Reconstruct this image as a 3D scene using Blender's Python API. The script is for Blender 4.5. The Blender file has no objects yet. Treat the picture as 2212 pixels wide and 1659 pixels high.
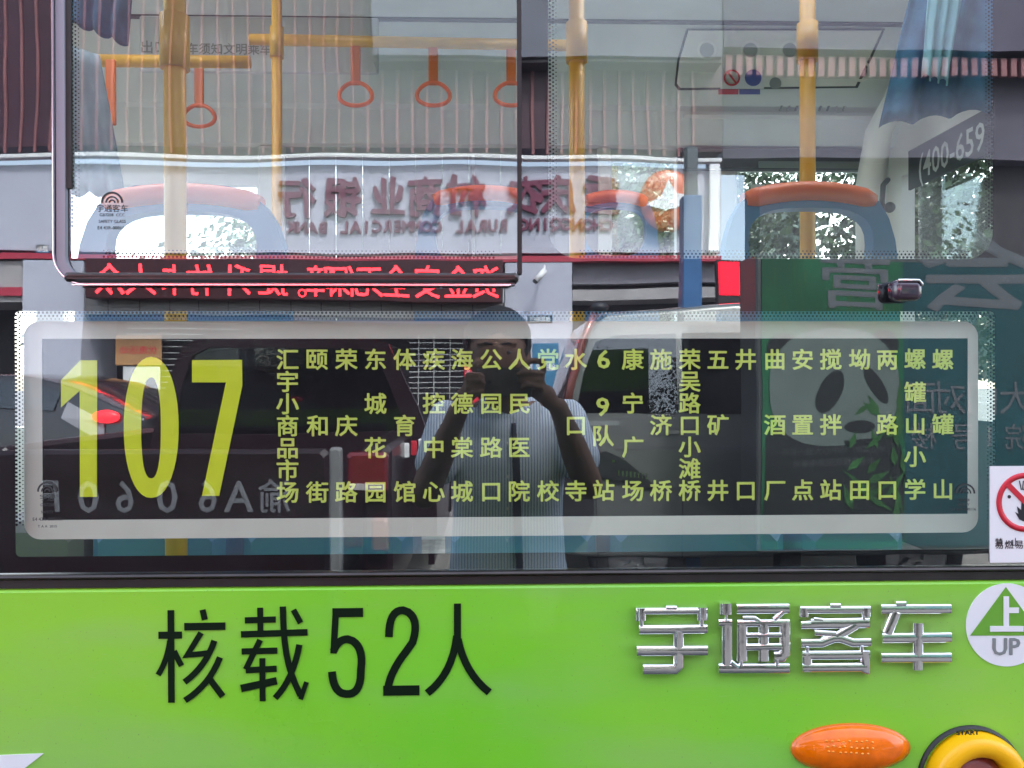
import bpy, bmesh, math, random
from mathutils import Vector, Matrix, Euler, noise
random.seed(7)
R=math.radians
SC=bpy.context.scene
COL=SC.collection
# ------------------------------------------------------------ camera
F=1722.0; UW=2212.0; CU,CV=1106.0,829.5
CAM=Vector((0,-1.25,1.5))
Y=-0.25            # plane of the bus glass
DG=Y-CAM.y
cd=bpy.data.cameras.new('camera'); cam=bpy.data.objects.new('camera',cd); COL.objects.link(cam)
cd.sensor_width=36; cd.lens=36*F/UW; cd.clip_start=0.01; cd.clip_end=2000
ROT=(Euler((R(90-0.15),0,R(-1.6)),'XYZ').to_matrix() @ Matrix.Rotation(R(-0.12),3,'Z'))
cam.location=CAM; cam.rotation_euler=ROT.to_euler()
SC.camera=cam
# ------------------------------------------------------------ world, sun, exposure
SUN_EL,SUN_AZ=R(50),R(25)      # high and soft, coming over the bus roof
w=bpy.data.worlds.new('World'); SC.world=w; w.use_nodes=True
nt=w.node_tree; bg=nt.nodes['Background']; sky=nt.nodes.new('ShaderNodeTexSky')
sky.sky_type='NISHITA'; sky.sun_disc=False; sky.sun_elevation=SUN_EL; sky.sun_rotation=SUN_AZ
sky.dust_density=3; sky.air_density=1.0; sky.ozone_density=1
hs=nt.nodes.new('ShaderNodeHueSaturation'); hs.inputs['Saturation'].default_value=.6
nt.links.new(sky.outputs[0],hs.inputs['Color']); nt.links.new(hs.outputs[0],bg.inputs[0]); bg.inputs[1].default_value=0.12
sl=bpy.data.lights.new('sun','SUN'); so=bpy.data.objects.new('sun',sl); COL.objects.link(so)
sl.energy=1.0; sl.angle=R(8); sl.color=(1,0.98,0.95)
sd=Vector((math.sin(SUN_AZ)*math.cos(SUN_EL),math.cos(SUN_AZ)*math.cos(SUN_EL),math.sin(SUN_EL)))
so.rotation_euler=sd.to_track_quat('Z','Y').to_euler()
SC.view_settings.view_transform='Standard'; SC.view_settings.look='None'
SC.view_settings.exposure=3.17; SC.view_settings.gamma=1
SC.cycles.max_bounces=10; SC.cycles.transparent_max_bounces=12; SC.cycles.glossy_bounces=5
SC.cycles.sample_clamp_indirect=6
SC.cycles.caustics_reflective=False; SC.cycles.caustics_refractive=False

# ------------------------------------------------------------ picture measurements -> places
def P(u,v,y):
    """point on the plane y that is seen at (u,v) of the photograph (2212 wide)"""
    d=ROT @ Vector(((u-CU)/F,(CV-v)/F,-1))
    t=(y-CAM.y)/d.y
    return CAM+d*t
def M(u,v,d):
    """same for a thing seen in the glass at optical distance d: its real place in the street"""
    p=P(u,v,d-1.25); return Vector((p.x,2*Y-p.y,p.z))
# ------------------------------------------------------------ materials
MATS={}
def mat(name,col,rough=.5,metal=0,var=0,vs=8,coat=0,bump=0,bs=60,emit=None,es=1,spec=.5,trans=0):
    if name in MATS: return MATS[name]
    m=bpy.data.materials.new(name); m.use_nodes=True; n=m.node_tree; b=n.nodes['Principled BSDF']
    b.inputs['Base Color'].default_value=(*col,1); b.inputs['Roughness'].default_value=rough
    b.inputs['Metallic'].default_value=metal; b.inputs['Coat Weight'].default_value=coat
    b.inputs['Coat Roughness'].default_value=.04
    b.inputs['Specular IOR Level'].default_value=spec; b.inputs['Transmission Weight'].default_value=trans
    tc=None
    if var or bump:
        tc=n.nodes.new('ShaderNodeTexCoord')
    if var:
        t=n.nodes.new('ShaderNodeTexNoise'); t.inputs['Scale'].default_value=vs; t.inputs['Detail'].default_value=6
        n.links.new(tc.outputs['Object'],t.inputs['Vector'])
        r=n.nodes.new('ShaderNodeMapRange'); r.inputs[1].default_value=.3; r.inputs[2].default_value=.7
        r.inputs[3].default_value=1-var; r.inputs[4].default_value=1+var
        n.links.new(t.outputs['Fac'],r.inputs[0])
        mx=n.nodes.new('ShaderNodeVectorMath'); mx.operation='SCALE'; mx.inputs[0].default_value=col
        n.links.new(r.outputs[0],mx.inputs['Scale']); n.links.new(mx.outputs[0],b.inputs['Base Color'])
    if bump:
        t2=n.nodes.new('ShaderNodeTexNoise'); t2.inputs['Scale'].default_value=bs; t2.inputs['Detail'].default_value=4
        n.links.new(tc.outputs['Object'],t2.inputs['Vector'])
        bp=n.nodes.new('ShaderNodeBump'); bp.inputs['Strength'].default_value=bump; bp.inputs['Distance'].default_value=.01
        n.links.new(t2.outputs['Fac'],bp.inputs['Height']); n.links.new(bp.outputs[0],b.inputs['Normal'])
    if emit:
        b.inputs['Emission Color'].default_value=(*emit,1); b.inputs['Emission Strength'].default_value=es
    MATS[name]=m; return m
def clear_mat(name,tint,refl,wave=0,dust=0):
    """window glass: part mirror (tinted, coated), part see-through"""
    m=bpy.data.materials.new(name); m.use_nodes=True; n=m.node_tree; n.nodes.clear()
    o=n.nodes.new('ShaderNodeOutputMaterial'); mx=n.nodes.new('ShaderNodeMixShader')
    tr=n.nodes.new('ShaderNodeBsdfTransparent'); tr.inputs[0].default_value=(*tint,1)
    gl=n.nodes.new('ShaderNodeBsdfGlossy'); gl.inputs['Roughness'].default_value=0.0
    gl.inputs['Color'].default_value=(.88,.95,1,1)
    lw=n.nodes.new('ShaderNodeLayerWeight'); lw.inputs[0].default_value=.5
    fr=n.nodes.new('ShaderNodeMath'); fr.operation='POWER'; fr.inputs[1].default_value=5; n.links.new(lw.outputs['Facing'],fr.inputs[0])
    a=n.nodes.new('ShaderNodeMath'); a.operation='MULTIPLY_ADD'; a.inputs[1].default_value=(1-refl) if refl else 0; a.inputs[2].default_value=refl
    a.use_clamp=True
    n.links.new(fr.outputs[0],a.inputs[0]); n.links.new(a.outputs[0],mx.inputs[0])
    n.links.new(tr.outputs[0],mx.inputs[1]); n.links.new(gl.outputs[0],mx.inputs[2]); n.links.new(mx.outputs[0],o.inputs[0])
    if dust:
        td=n.nodes.new('ShaderNodeTexCoord'); mp_=n.nodes.new('ShaderNodeMapping'); mp_.inputs['Scale'].default_value=(3,3,9)
        nz=n.nodes.new('ShaderNodeTexNoise'); nz.inputs['Scale'].default_value=1.2; nz.inputs['Detail'].default_value=9; nz.inputs['Roughness'].default_value=.65
        rg=n.nodes.new('ShaderNodeMapRange'); rg.inputs[1].default_value=.35; rg.inputs[2].default_value=.75; rg.inputs[3].default_value=dust*.15; rg.inputs[4].default_value=dust*1.6
        df=n.nodes.new('ShaderNodeBsdfDiffuse'); df.inputs[0].default_value=(.62,.70,.74,1); m2=n.nodes.new('ShaderNodeMixShader')
        n.links.new(td.outputs['Object'],mp_.inputs[0]); n.links.new(mp_.outputs[0],nz.inputs[0]); n.links.new(nz.outputs['Fac'],rg.inputs[0]); n.links.new(rg.outputs[0],m2.inputs[0])
        n.links.new(mx.outputs[0],m2.inputs[1]); n.links.new(df.outputs[0],m2.inputs[2]); n.links.new(m2.outputs[0],o.inputs[0])
    if wave:
        tc=n.nodes.new('ShaderNodeTexCoord'); t=n.nodes.new('ShaderNodeTexNoise')
        t.inputs['Scale'].default_value=3.2; t.inputs['Detail'].default_value=1.5
        bp=n.nodes.new('ShaderNodeBump'); bp.inputs['Strength'].default_value=1; bp.inputs['Distance'].default_value=wave
        n.links.new(tc.outputs['Object'],t.inputs['Vector']); n.links.new(t.outputs['Fac'],bp.inputs['Height'])
        n.links.new(bp.outputs[0],gl.inputs['Normal'])
    MATS[name]=m; return m

GREEN=mat('green_paint',(.23,.66,.045),.32,0,0,2.6,coat=.45,bump=.02,bs=500)
def paint_extra(m,c1,c2):
    n=m.node_tree; b=n.nodes['Principled BSDF']; tc=n.nodes.new('ShaderNodeTexCoord')
    def nz(sc,det,map_=None):
        t=n.nodes.new('ShaderNodeTexNoise'); t.inputs['Scale'].default_value=sc; t.inputs['Detail'].default_value=det
        if map_:
            mp_=n.nodes.new('ShaderNodeMapping'); mp_.inputs['Scale'].default_value=map_; n.links.new(tc.outputs['Object'],mp_.inputs[0]); n.links.new(mp_.outputs[0],t.inputs[0])
        else: n.links.new(tc.outputs['Object'],t.inputs[0])
        return t
    def ramp(src,a,bb,lo,hi):
        q=n.nodes.new('ShaderNodeMapRange'); q.inputs[1].default_value=a; q.inputs[2].default_value=bb; q.inputs[3].default_value=lo; q.inputs[4].default_value=hi
        n.links.new(src,q.inputs[0]); return q.outputs[0]
    def mix(f,a,bb):
        q=n.nodes.new('ShaderNodeMix'); q.data_type='RGBA'; n.links.new(f,q.inputs[0])
        for k,v in ((6,a),(7,bb)):
            if isinstance(v,tuple): q.inputs[k].default_value=(*v,1)
            else: n.links.new(v,q.inputs[k])
        return q.outputs[2]
    base=mix(ramp(nz(2.2,3).outputs['Fac'],.3,.7,0,1),c1,c2)
    film=mix(ramp(nz(2.0,8,(1.2,1,5)).outputs['Fac'],.42,.78,0,.34),base,(.42,.40,.33))
    speck=mix(ramp(nz(330,2).outputs['Fac'],.70,.76,0,.45),film,(.12,.13,.07))
    sc_=mix(ramp(nz(60,1,(1,1,26)).outputs['Fac'],.72,.76,0,.25),speck,(.5,.62,.35))
    n.links.new(sc_,b.inputs['Base Color'])
    n.links.new(ramp(nz(3,8).outputs['Fac'],.3,.8,.24,.5),b.inputs['Roughness'])
paint_extra(GREEN,(.21,.68,.03),(.32,.70,.05))
TINT=clear_mat('tinted_coated_glass',(.93,.97,.965),.16,dust=.014,wave=.0009)
INNER=clear_mat('inner_glass_face',(.98,.98,.98),.0)
CLEAR=clear_mat('plain_window_glass',(.85,.9,.88),.07)
CARGL=clear_mat('car_window_glass',(.10,.11,.12),.12)
FRIT=mat('black_frit_enamel',(.004,.004,.005),.7,spec=.1)
RUBBER=mat('black_rubber',(.018,.016,.015),.5,0,.3,30)
FRAMEM=mat('dark_anodised_frame',(.06,.052,.05),.35,.7,.2,20)
TRIM=mat('pale_trim',(.30,.31,.35),.4,.3)
CHROME=mat('chrome',(.98,.98,.98),.11,1,.0,bump=.12,bs=14)
CHROMED=mat('worn_chrome_line',(.75,.75,.78),.2,1)
INK=mat('dark_green_vinyl',(.003,.012,.004),.6,spec=.15)
WHITEV=mat('white_vinyl',(.90,.90,.90),.4)
BOARD=mat('black_sign_board',(.008,.007,.008),.7,0,.2,10,spec=.15)
CREAM=mat('off_white_board_border',(.80,.79,.64),.6,0,.05,12)
LIME=mat('lime_yellow_print',(.86,.96,.02),.5,0,.04,40)
LIMEP=mat('pale_lime_print',(.84,.95,.16),.5,0,.04,40)
PLAST=mat('interior_grey_plastic',(.76,.79,.77),.5,0,.06,5)
PLASTW=mat('interior_pale_plastic',(.84,.82,.77),.45,0,.05,5)
PLASTD=mat('interior_dark_trim',(.06,.075,.08),.5)
FLOORM=mat('bus_floor_vinyl',(.42,.41,.40),.6,0,.2,20)
SEATB=mat('blue_seat_plastic',(.10,.27,.46),.38,0,.07,8)
ORANGE=mat('orange_grip_plastic',(.88,.17,.045),.4)
YEL=mat('yellow_rail_powder',(.80,.42,.04),.35,0,.06,10)
STRAPM=mat('orange_strap',(.70,.16,.03),.5)
CURT=mat('blue_curtain_cloth',(.05,.16,.30),.9,0,.25,14,bump=.4,bs=30)
CURTL=mat('light_blue_curtain_cloth',(.28,.55,.70),.9,0,.15,14)
SHADE=mat('dark_sunshade',(.035,.05,.05),.6)
REDP=mat('red_print',(.62,.02,.04),.5); BLUEP=mat('blue_print',(.06,.09,.35),.5); BLACKP=mat('black_print',(.015,.015,.02),.5)
GREYP=mat('grey_print',(.25,.27,.26),.5)
WALLM=mat('painted_facade',(.46,.47,.55),.6,0,.05,1.2,bump=.05,bs=20)
WALLG=mat('grey_facade',(.36,.34,.34),.6,0,.1,2)
LEDGE=mat('pale_ledge',(.74,.74,.74),.5)
MAROON=mat('dark_maroon_cladding',(.045,.010,.022),.5,0,.2,3)
BATTEN=mat('reddish_batten',(.23,.085,.09),.5,0,.15,4)
REDB=mat('crimson_band',(.42,.03,.06),.45)
SIGNL=mat('maroon_sign_letter',(.15,.02,.055),.4)
DARKIN=mat('dark_shop_interior',(.035,.030,.036),.7,0,.4,2)
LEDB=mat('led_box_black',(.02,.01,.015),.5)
LEDC=mat('led_case_red_glow',(.04,.002,.006),.5)  # glow of the red letters tinted into the case face
LEDR=mat('red_led_glow',(.5,.02,.02),.5,emit=(1,.022,.03),es=3.6)
LEDR2=mat('red_led_lamp',(.5,.0,.01),.5,emit=(1,.0,.02),es=1.1)
ASPH=mat('asphalt',(.034,.034,.037),.85,0,.25,3,bump=.5,bs=120)
PAVE=mat('pavement_tile',(.17,.16,.155),.8,0,.2,4,bump=.3,bs=60)
KERB=mat('kerb_stone',(.32,.31,.29),.8,0,.15,10)
TRUCK=mat('dark_maroon_car_paint',(.016,.006,.009),.3,0,coat=.25,spec=.3)
VANP=mat('silver_grey_car_paint',(.20,.21,.20),.3,.4,coat=1)
DARKC=mat('black_car_paint',(.018,.018,.022),.25,0,coat=1)
TYRE=mat('tyre_rubber',(.02,.02,.02),.85); RIM=mat('alloy_rim',(.45,.45,.47),.3,.9)
TAILR=mat('red_lamp_lens',(.16,.006,.012),.2,coat=1)
TAILG=mat('glowing_tail_lamp',(.5,.01,.01),.3,emit=(1,.02,.03),es=1.6)
HEADL=mat('smoked_headlamp_lens',(.03,.03,.035),.15,coat=1); HEADI=mat('bright_reflector',(.8,.8,.8),.15,1)
TGREY=mat('grey_truck_lettering',(.19,.19,.21),.5)
SKIN=mat('skin',(.19,.095,.06),.55,0,.08,20)
HAIR=mat('black_hair',(.010,.009,.010),.55,0,.2,60,bump=.6,bs=200)
SHIRTC=(.42,.50,.66)
PHONE=mat('dark_phone_shell',(.085,.08,.075),.35); PHONEE=mat('bright_phone_edge',(.8,.8,.8),.2,1)
TROU=mat('navy_trousers',(.03,.035,.055),.9); LEATH=mat('dark_leather',(.02,.015,.012),.5)
POLEB=mat('blue_painted_steel',(.04,.13,.30),.4,0,.1,6)
BILLG=mat('billboard_green',(.014,.10,.045),.35,0,.35,3); BILLT=mat('billboard_teal',(.012,.065,.075),.35,0,.2,2)
BILLL=mat('billboard_leaf_green',(.03,.11,.03),.4,0,.3,9)
PANW=mat('panda_white_print',(.12,.155,.14),.4,0,.1,5); PANB=mat('panda_black_print',(.015,.02,.02),.4)
BILLW=mat('billboard_pale_lettering',(.115,.125,.135),.4)
BARK=mat('bark',(.09,.07,.05),.9,0,.3,8,bump=.8,bs=20)
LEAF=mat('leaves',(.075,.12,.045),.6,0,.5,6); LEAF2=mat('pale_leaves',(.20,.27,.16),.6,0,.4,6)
POSTW=mat('poster_paper',(.70,.70,.70),.6); POSTO=mat('poster_orange',(.45,.24,.10),.6); POSTB=mat('poster_blue',(.04,.18,.32),.5)
WIRE=mat('shutter_wire',(.55,.55,.52),.4,.6)
AMBER=mat('amber_lens',(.95,.17,.0),.12,0,.15,60,coat=.5,spec=.3)
AMBERI=mat('amber_facets',(1,.35,.03),.3,coat=.5)
YELR=mat('yellow_ring_plastic',(1,.50,.0),.4,0,.04,30,coat=.1)
REDBR=mat('red_brown_knob',(.28,.06,.055),.35,0,.2,20,coat=.5)

def shirt_mat():
    m=bpy.data.materials.new('pinstriped_cotton'); m.use_nodes=True; n=m.node_tree; b=n.nodes['Principled BSDF']
    tc=n.nodes.new('ShaderNodeTexCoord'); wv=n.nodes.new('ShaderNodeTexWave'); wv.bands_direction='X'; wv.inputs['Scale'].default_value=38
    rp=n.nodes.new('ShaderNodeValToRGB'); rp.color_ramp.elements[0].color=(.34,.42,.62,1); rp.color_ramp.elements[0].position=.25
    rp.color_ramp.elements[1].color=(.80,.85,.92,1); rp.color_ramp.elements[1].position=.5
    n.links.new(tc.outputs['Object'],wv.inputs[0]); n.links.new(wv.outputs[1],rp.inputs[0]); n.links.new(rp.outputs[0],b.inputs['Base Color'])
    b.inputs['Roughness'].default_value=.85; return m
SHIRT=shirt_mat()

# ------------------------------------------------------------ mesh builder
class MB:
    def __init__(s): s.v=[]; s.f=[]; s.mi=[]; s.cur=0; s.sm=[]
    def add(s,vs,fs,smooth=False):
        n=len(s.v); s.v+= [tuple(a) for a in vs]; s.f+=[tuple(i+n for i in f) for f in fs]
        s.mi+=[s.cur]*len(fs); s.sm+=[smooth]*len(fs); return s
    def box(s,x0,x1,y0,y1,z0,z1):
        x0,x1=sorted((x0,x1)); y0,y1=sorted((y0,y1)); z0,z1=sorted((z0,z1))
        return s.add([(x0,y0,z0),(x1,y0,z0),(x1,y1,z0),(x0,y1,z0),(x0,y0,z1),(x1,y0,z1),(x1,y1,z1),(x0,y1,z1)],
              [(3,2,1,0),(4,5,6,7),(0,1,5,4),(1,2,6,5),(2,3,7,6),(3,0,4,7)])
    def bbox(s,x0,x1,y0,y1,z0,z1,b=.01,ax='y'):
        """box whose outline seen along the axis has cut corners and chamfered rims"""
        x0,x1=sorted((x0,x1)); y0,y1=sorted((y0,y1)); z0,z1=sorted((z0,z1))
        def ring(y,i):
            a,c,e,g=x0+i,x1-i,z0+i,z1-i
            return [(a+b,y,e),(c-b,y,e),(c,y,e+b),(c,y,g-b),(c-b,y,g),(a+b,y,g),(a,y,g-b),(a,y,e+b)]
        rs=[ring(y0,b),ring(y0+b,0),ring(y1-b,0),ring(y1,b)]
        vs=[p for r_ in rs for p in r_]; fs=[tuple(range(8))[::-1] and tuple(range(8)),tuple(range(31,23,-1))]
        for k in range(3):
            for i in range(8):
                j=(i+1)%8; fs.append((k*8+j,k*8+i,(k+1)*8+i,(k+1)*8+j))
        return s.add(vs,fs)
    def prism(s,poly,y0,y1,inset=0):
        """polygon of (x,z) between two y; the y0 face may be inset (chamfer)"""
        n=len(poly); c=Vector((sum(p[0] for p in poly)/n,sum(p[1] for p in poly)/n))
        a=[(p[0],y0,p[1]) for p in poly]; b=[(p[0],y1,p[1]) for p in poly]
        fs=[tuple(range(n)),tuple(range(2*n-1,n-1,-1))]+[(i,n+i,n+(i+1)%n,(i+1)%n) for i in range(n)]
        return s.add(a+b,fs)
    def stroke(s,pts,w,y0,y1,ch=0,w2=None):
        """polyline of (x,z) swept to a flat bar of width w; y0 is the outer face, chamfer ch"""
        n=len(pts); P2=[Vector(p) for p in pts]
        L=[];Rr=[]
        for i in range(n):
            if i==0: t=(P2[1]-P2[0]).normalized()
            elif i==n-1: t=(P2[-1]-P2[-2]).normalized()
            else: t=((P2[i]-P2[i-1]).normalized()+(P2[i+1]-P2[i]).normalized()).normalized()
            k=1.0
            if 0<i<n-1: k=1/max(.5,t.dot((P2[i+1]-P2[i]).normalized()))
            nn=Vector((-t.y,t.x)); ww=w if w2 is None else w+(w2-w)*i/(n-1)
            L.append((P2[i],nn,ww*k/2,t))
        vs=[]
        for i,(p,nn,h,t) in enumerate(L):
            e=ch*(1 if i==0 else (-1 if i==n-1 else 0)); q=p+t*e
            for (pp,hh,y) in ((p,h,y1),(p,-h,y1),(q,-(h-ch),y0),(q,h-ch,y0)):
                a=pp+nn*hh; vs.append((a.x,y,a.y))
            if ch:
                pass
        fs=[(0,1,2,3),(4*(n-1)+3,4*(n-1)+2,4*(n-1)+1,4*(n-1))]
        for i in range(n-1):
            a=4*i;b=4*(i+1)
            for j in range(4):
                k=(j+1)%4; fs.append((a+j,b+j,b+k,a+k))
        return s.add(vs,fs)
    def tube(s,path,r,seg=12,cap=True):
        pts=[Vector(p) for p in path]; n=len(pts); rr=r if isinstance(r,(list,tuple)) else [r]*n
        vs=[];up=None
        for i,p in enumerate(pts):
            t=(pts[min(i+1,n-1)]-pts[max(i-1,0)]).normalized()
            if up is None: up=Vector((0,0,1)) if abs(t.z)<.9 else Vector((1,0,0))
            a=(up-t*up.dot(t)).normalized(); up=a; b=t.cross(a)
            for k in range(seg):
                an=2*math.pi*k/seg; vs.append(p+(a*math.cos(an)+b*math.sin(an))*rr[i])
        fs=[]
        for i in range(n-1):
            for k in range(seg):
                j=(k+1)%seg; fs.append((i*seg+k,i*seg+j,(i+1)*seg+j,(i+1)*seg+k))
        s.add(vs,fs,True)
        if cap: 
            m=len(s.v)-n*seg; s.f+=[tuple(m+k for k in range(seg-1,-1,-1)),tuple(m+(n-1)*seg+k for k in range(seg))]; s.mi+=[s.cur]*2; s.sm+=[False]*2
        return s
    def ell(s,c,r,rot=None,nu=24,nv=14,fn=None):
        c=Vector(c); vs=[];fs=[]
        for i in range(nv+1):
            th=math.pi*i/nv
            for j in range(nu):
                ph=2*math.pi*j/nu; d=Vector((math.sin(th)*math.cos(ph),math.sin(th)*math.sin(ph),math.cos(th)))
                q=Vector((d.x*r[0],d.y*r[1],d.z*r[2]))
                if fn: q=fn(d,q)
                if rot: q=rot@q
                vs.append(c+q)
        for i in range(nv):
            for j in range(nu):
                k=(j+1)%nu; fs.append((i*nu+j,(i+1)*nu+j,(i+1)*nu+k,i*nu+k))
        return s.add(vs,fs,True)
    def lathe(s,prof,c,seg=48,ax='y'):
        """profile of (radius, offset along -y) turned round an axis along y"""
        vs=[];n=len(prof)
        for (r,o) in prof:
            for k in range(seg):
                a=2*math.pi*k/seg; vs.append((c[0]+r*math.cos(a),c[1]-o,c[2]+r*math.sin(a)))
        fs=[]
        for i in range(n-1):
            for k in range(seg):
                j=(k+1)%seg; fs.append((i*seg+k,i*seg+j,(i+1)*seg+j,(i+1)*seg+k))
        return s.add(vs,fs,True)
    def mesh(s,name,mats,org=Vector((0,0,0)),fix=True):
        me=bpy.data.meshes.new(name); me.from_pydata([tuple(Vector(v)-org) for v in s.v],[],s.f)
        for m in (mats if isinstance(mats,(list,tuple)) else [mats]): me.materials.append(m)
        me.polygons.foreach_set('material_index',s.mi); me.polygons.foreach_set('use_smooth',s.sm)
        if fix:
            b=bmesh.new(); b.from_mesh(me); bmesh.ops.recalc_face_normals(b,faces=b.faces); b.to_mesh(me); b.free()
        me.update(); return me
    def build(s,name,mats,parent=None,fix=True,**k):
        o=bpy.data.objects.new(name,s.mesh(name,mats,origin(parent),fix)); COL.objects.link(o); o.parent=parent
        for a,b in k.items(): o[a]=b
        return o
def origin(p):
    v=Vector((0,0,0))
    while p is not None: v+=p.location; p=p.parent
    return v
def thing(name,label,cat,loc=(0,0,0),group=None):
    o=bpy.data.objects.new(name,None); o.empty_display_size=.1; COL.objects.link(o); o.location=loc
    o['label']=label; o['category']=cat
    if group: o['group']=group
    return o
def tag(o,label,cat,group=None):
    o['label']=label; o['category']=cat
    if group: o['group']=group
    return o
def struct(o): o['kind']='structure'; return o
def curve_mesh(name,loops,depth=0):
    """filled 2-D outline with holes -> mesh in local x,y with thickness depth"""
    c=bpy.data.curves.new('c','CURVE'); c.dimensions='2D'; c.fill_mode='BOTH'; c.extrude=depth/2
    for l in loops:
        sp=c.splines.new('POLY'); sp.points.add(len(l)-1)
        for i,(x,y) in enumerate(l): sp.points[i].co=(x,y,0,1)
        sp.use_cyclic_u=True
    o=bpy.data.objects.new('c',c); COL.objects.link(o); bpy.context.view_layer.update()
    me=bpy.data.meshes.new_from_object(o.evaluated_get(bpy.context.evaluated_depsgraph_get()))
    bpy.data.objects.remove(o); me.name=name; return me
def sheet(name,loops,y0,y1,m,parent=None,**k):
    """filled outline in (x,z) between planes y0..y1"""
    me=curve_mesh(name,loops,abs(y1-y0)); ym=(y0+y1)/2; og=origin(parent)
    for v in me.vertices: v.co=Vector((v.co.x,ym+v.co.z,v.co.y))-og
    me.materials.clear(); me.materials.append(m)
    b=bmesh.new(); b.from_mesh(me); bmesh.ops.recalc_face_normals(b,faces=b.faces); b.to_mesh(me); b.free()
    o=bpy.data.objects.new(name,me); COL.objects.link(o); o.parent=parent
    for a,bb in k.items(): o[a]=bb
    return o
def rrect(x0,x1,z0,z1,r,n=6,corners=(1,1,1,1)):
    """rounded rectangle, corners order: bottom-left, bottom-right, top-right, top-left"""
    out=[]
    for (cx,cz,a0,on) in ((x0+r,z0+r,180,corners[0]),(x1-r,z0+r,270,corners[1]),(x1-r,z1-r,0,corners[2]),(x0+r,z1-r,90,corners[3])):
        if on:
            for i in range(n+1):
                a=R(a0+90*i/n); out.append((cx+r*math.cos(a),cz+r*math.sin(a)))
        else:
            a=R(a0+45); out.append((cx+(r if math.cos(a)>0 else -r),cz+(r if math.sin(a)>0 else -r)))
    return out
GL={}
def glyphs(s,bold=0.0):
    if (s,bold) in GL: return GL[(s,bold)]
    c=bpy.data.curves.new('g','FONT'); c.body=s; c.size=1; c.resolution_u=2; c.offset=bold
    o=bpy.data.objects.new('g',c); COL.objects.link(o); bpy.context.view_layer.update()
    me=bpy.data.meshes.new_from_object(o.evaluated_get(bpy.context.evaluated_depsgraph_get()))
    bpy.data.objects.remove(o)
    vs=[(v.co.x,v.co.y) for v in me.vertices]; fs=[tuple(p.vertices) for p in me.polygons]
    GL[(s,bold)]=(vs,fs); return GL[(s,bold)]
def text(name,s,cx,cz,h,y,m,parent,bold=0,wide=1,depth=.0012,mirror=False,fit=None,tight=False,rough=0,**k):
    """flat lettering in the x,z plane facing -y (or +y if mirror), em height h, centred at cx,cz"""
    vs,fs=glyphs(s)
    xs=[a for a,b in vs]; ys=[b for a,b in vs]
    mx=(min(xs)+max(xs))/2; my=(min(ys)+max(ys))/2 if (tight or ord(s[0])<256) else .365
    sx=h*wide
    if fit: sx=fit/(max(xs)-min(xs))
    sg=-1 if mirror else 1; og=origin(parent)
    ed={}
    for f in fs:
        for i in range(len(f)):
            e=(f[i],f[(i+1)%len(f)]); ed[e]=1
    V2=[];F2=[]; n=len(vs); dy=1 if not mirror else -1
    sh=[(0,0)] if bold<.004 else [(1,.5),(-1,.5),(.35,-1),(-.35,1),(1,-.4),(-1,-.4)]
    for j,(ox,oz) in enumerate(sh):
        V=[]; yy_=y+dy*j*min(.00004,depth/10)*max(1,h/.05)
        for (a,b) in vs:
            X=cx+sg*(a-mx)*sx+ox*bold*sx; Z=cz+(b-my)*h+oz*bold*h
            if rough:
                X+=rough*noise.noise(Vector((X*9,Z*9,0))); Z+=rough*noise.noise(Vector((X*9,Z*9,5)))
            V.append((X,yy_,Z))
        m0=len(V2); V2+=V+[(a,y+dy*depth,c) for a,b,c in V]
        F2+=[tuple(i+m0 for i in f) for f in fs]
        for (a,b) in ed:
            if (b,a) not in ed: F2.append((b+m0,a+m0,a+n+m0,b+n+m0))
    me=bpy.data.meshes.new(name); me.from_pydata([Vector(v)-og for v in V2],[],F2); me.materials.append(m)
    b=bmesh.new(); b.from_mesh(me); bmesh.ops.recalc_face_normals(b,faces=b.faces); b.to_mesh(me); b.free()
    o=bpy.data.objects.new(name,me); COL.objects.link(o); o.parent=parent
    for a,bb in k.items(): o[a]=bb
    return o
def clone(o,parent=None,loc=None):
    c=o.copy(); COL.objects.link(c); c.parent=parent
    if loc is not None: c.location=loc
    for ch in list(o.children): clone(ch,c)
    return c
def PX(u,v,y): p=P(u,v,y); return p.x
def rect(u0,v0,u1,v1,y):
    a=P(u0,v0,y); b=P(u1,v1,y); return a.x,b.x,b.z,a.z      # x0,x1,z0,z1
def mrect(u0,v0,u1,v1,d):
    a=M(u0,v0,d); b=M(u1,v1,d); return a.x,b.x,b.z,a.z,a.y

# ============================================================ GROUND, STREET
g=MB(); g.box(-150,150,-5.6,150,-.3,0); struct(g.build('road',ASPH))
g=MB(); g.box(-150,150,-150,-5.72,-.3,.13); struct(g.build('pavement',PAVE))
g=MB(); g.box(-60,60,-5.72,-5.6,-.29,.15); struct(g.build('kerb',KERB))

# ============================================================ BUS
bus=thing('city_bus','bright green city bus with dark tinted windows, chrome lettering and yellow rails inside','bus',(0,0.6,0))
XL,XR=-3.2,1.95
zg=P(1106,1262,Y).z          # top of the green panel
# green side panel (slight fold above the lamp line)
g=MB(); g.bbox(XL,XR,Y-.004,Y+.05,.32,zg,.004); g.build('side_panel',GREEN,bus)
g=MB(); g.bbox(XL,XR,Y-.004,Y+.05,2.62,3.1,.004); g.build('upper_panel',GREEN,bus)
# rubber seal between glass and panel, its brownish highlight drawn as a metal strip
a=P(1106,1233,Y).z
g=MB(); g.box(XL,XR,Y-.003,Y+.02,zg+.001,zg+.011); g.build('lower_seal',RUBBER,bus)
g=MB(); g.bbox(XL,XR,Y-.007,Y+.02,zg+.012,a,.003); g.build('seal_highlight',FRAMEM,bus)
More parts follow.
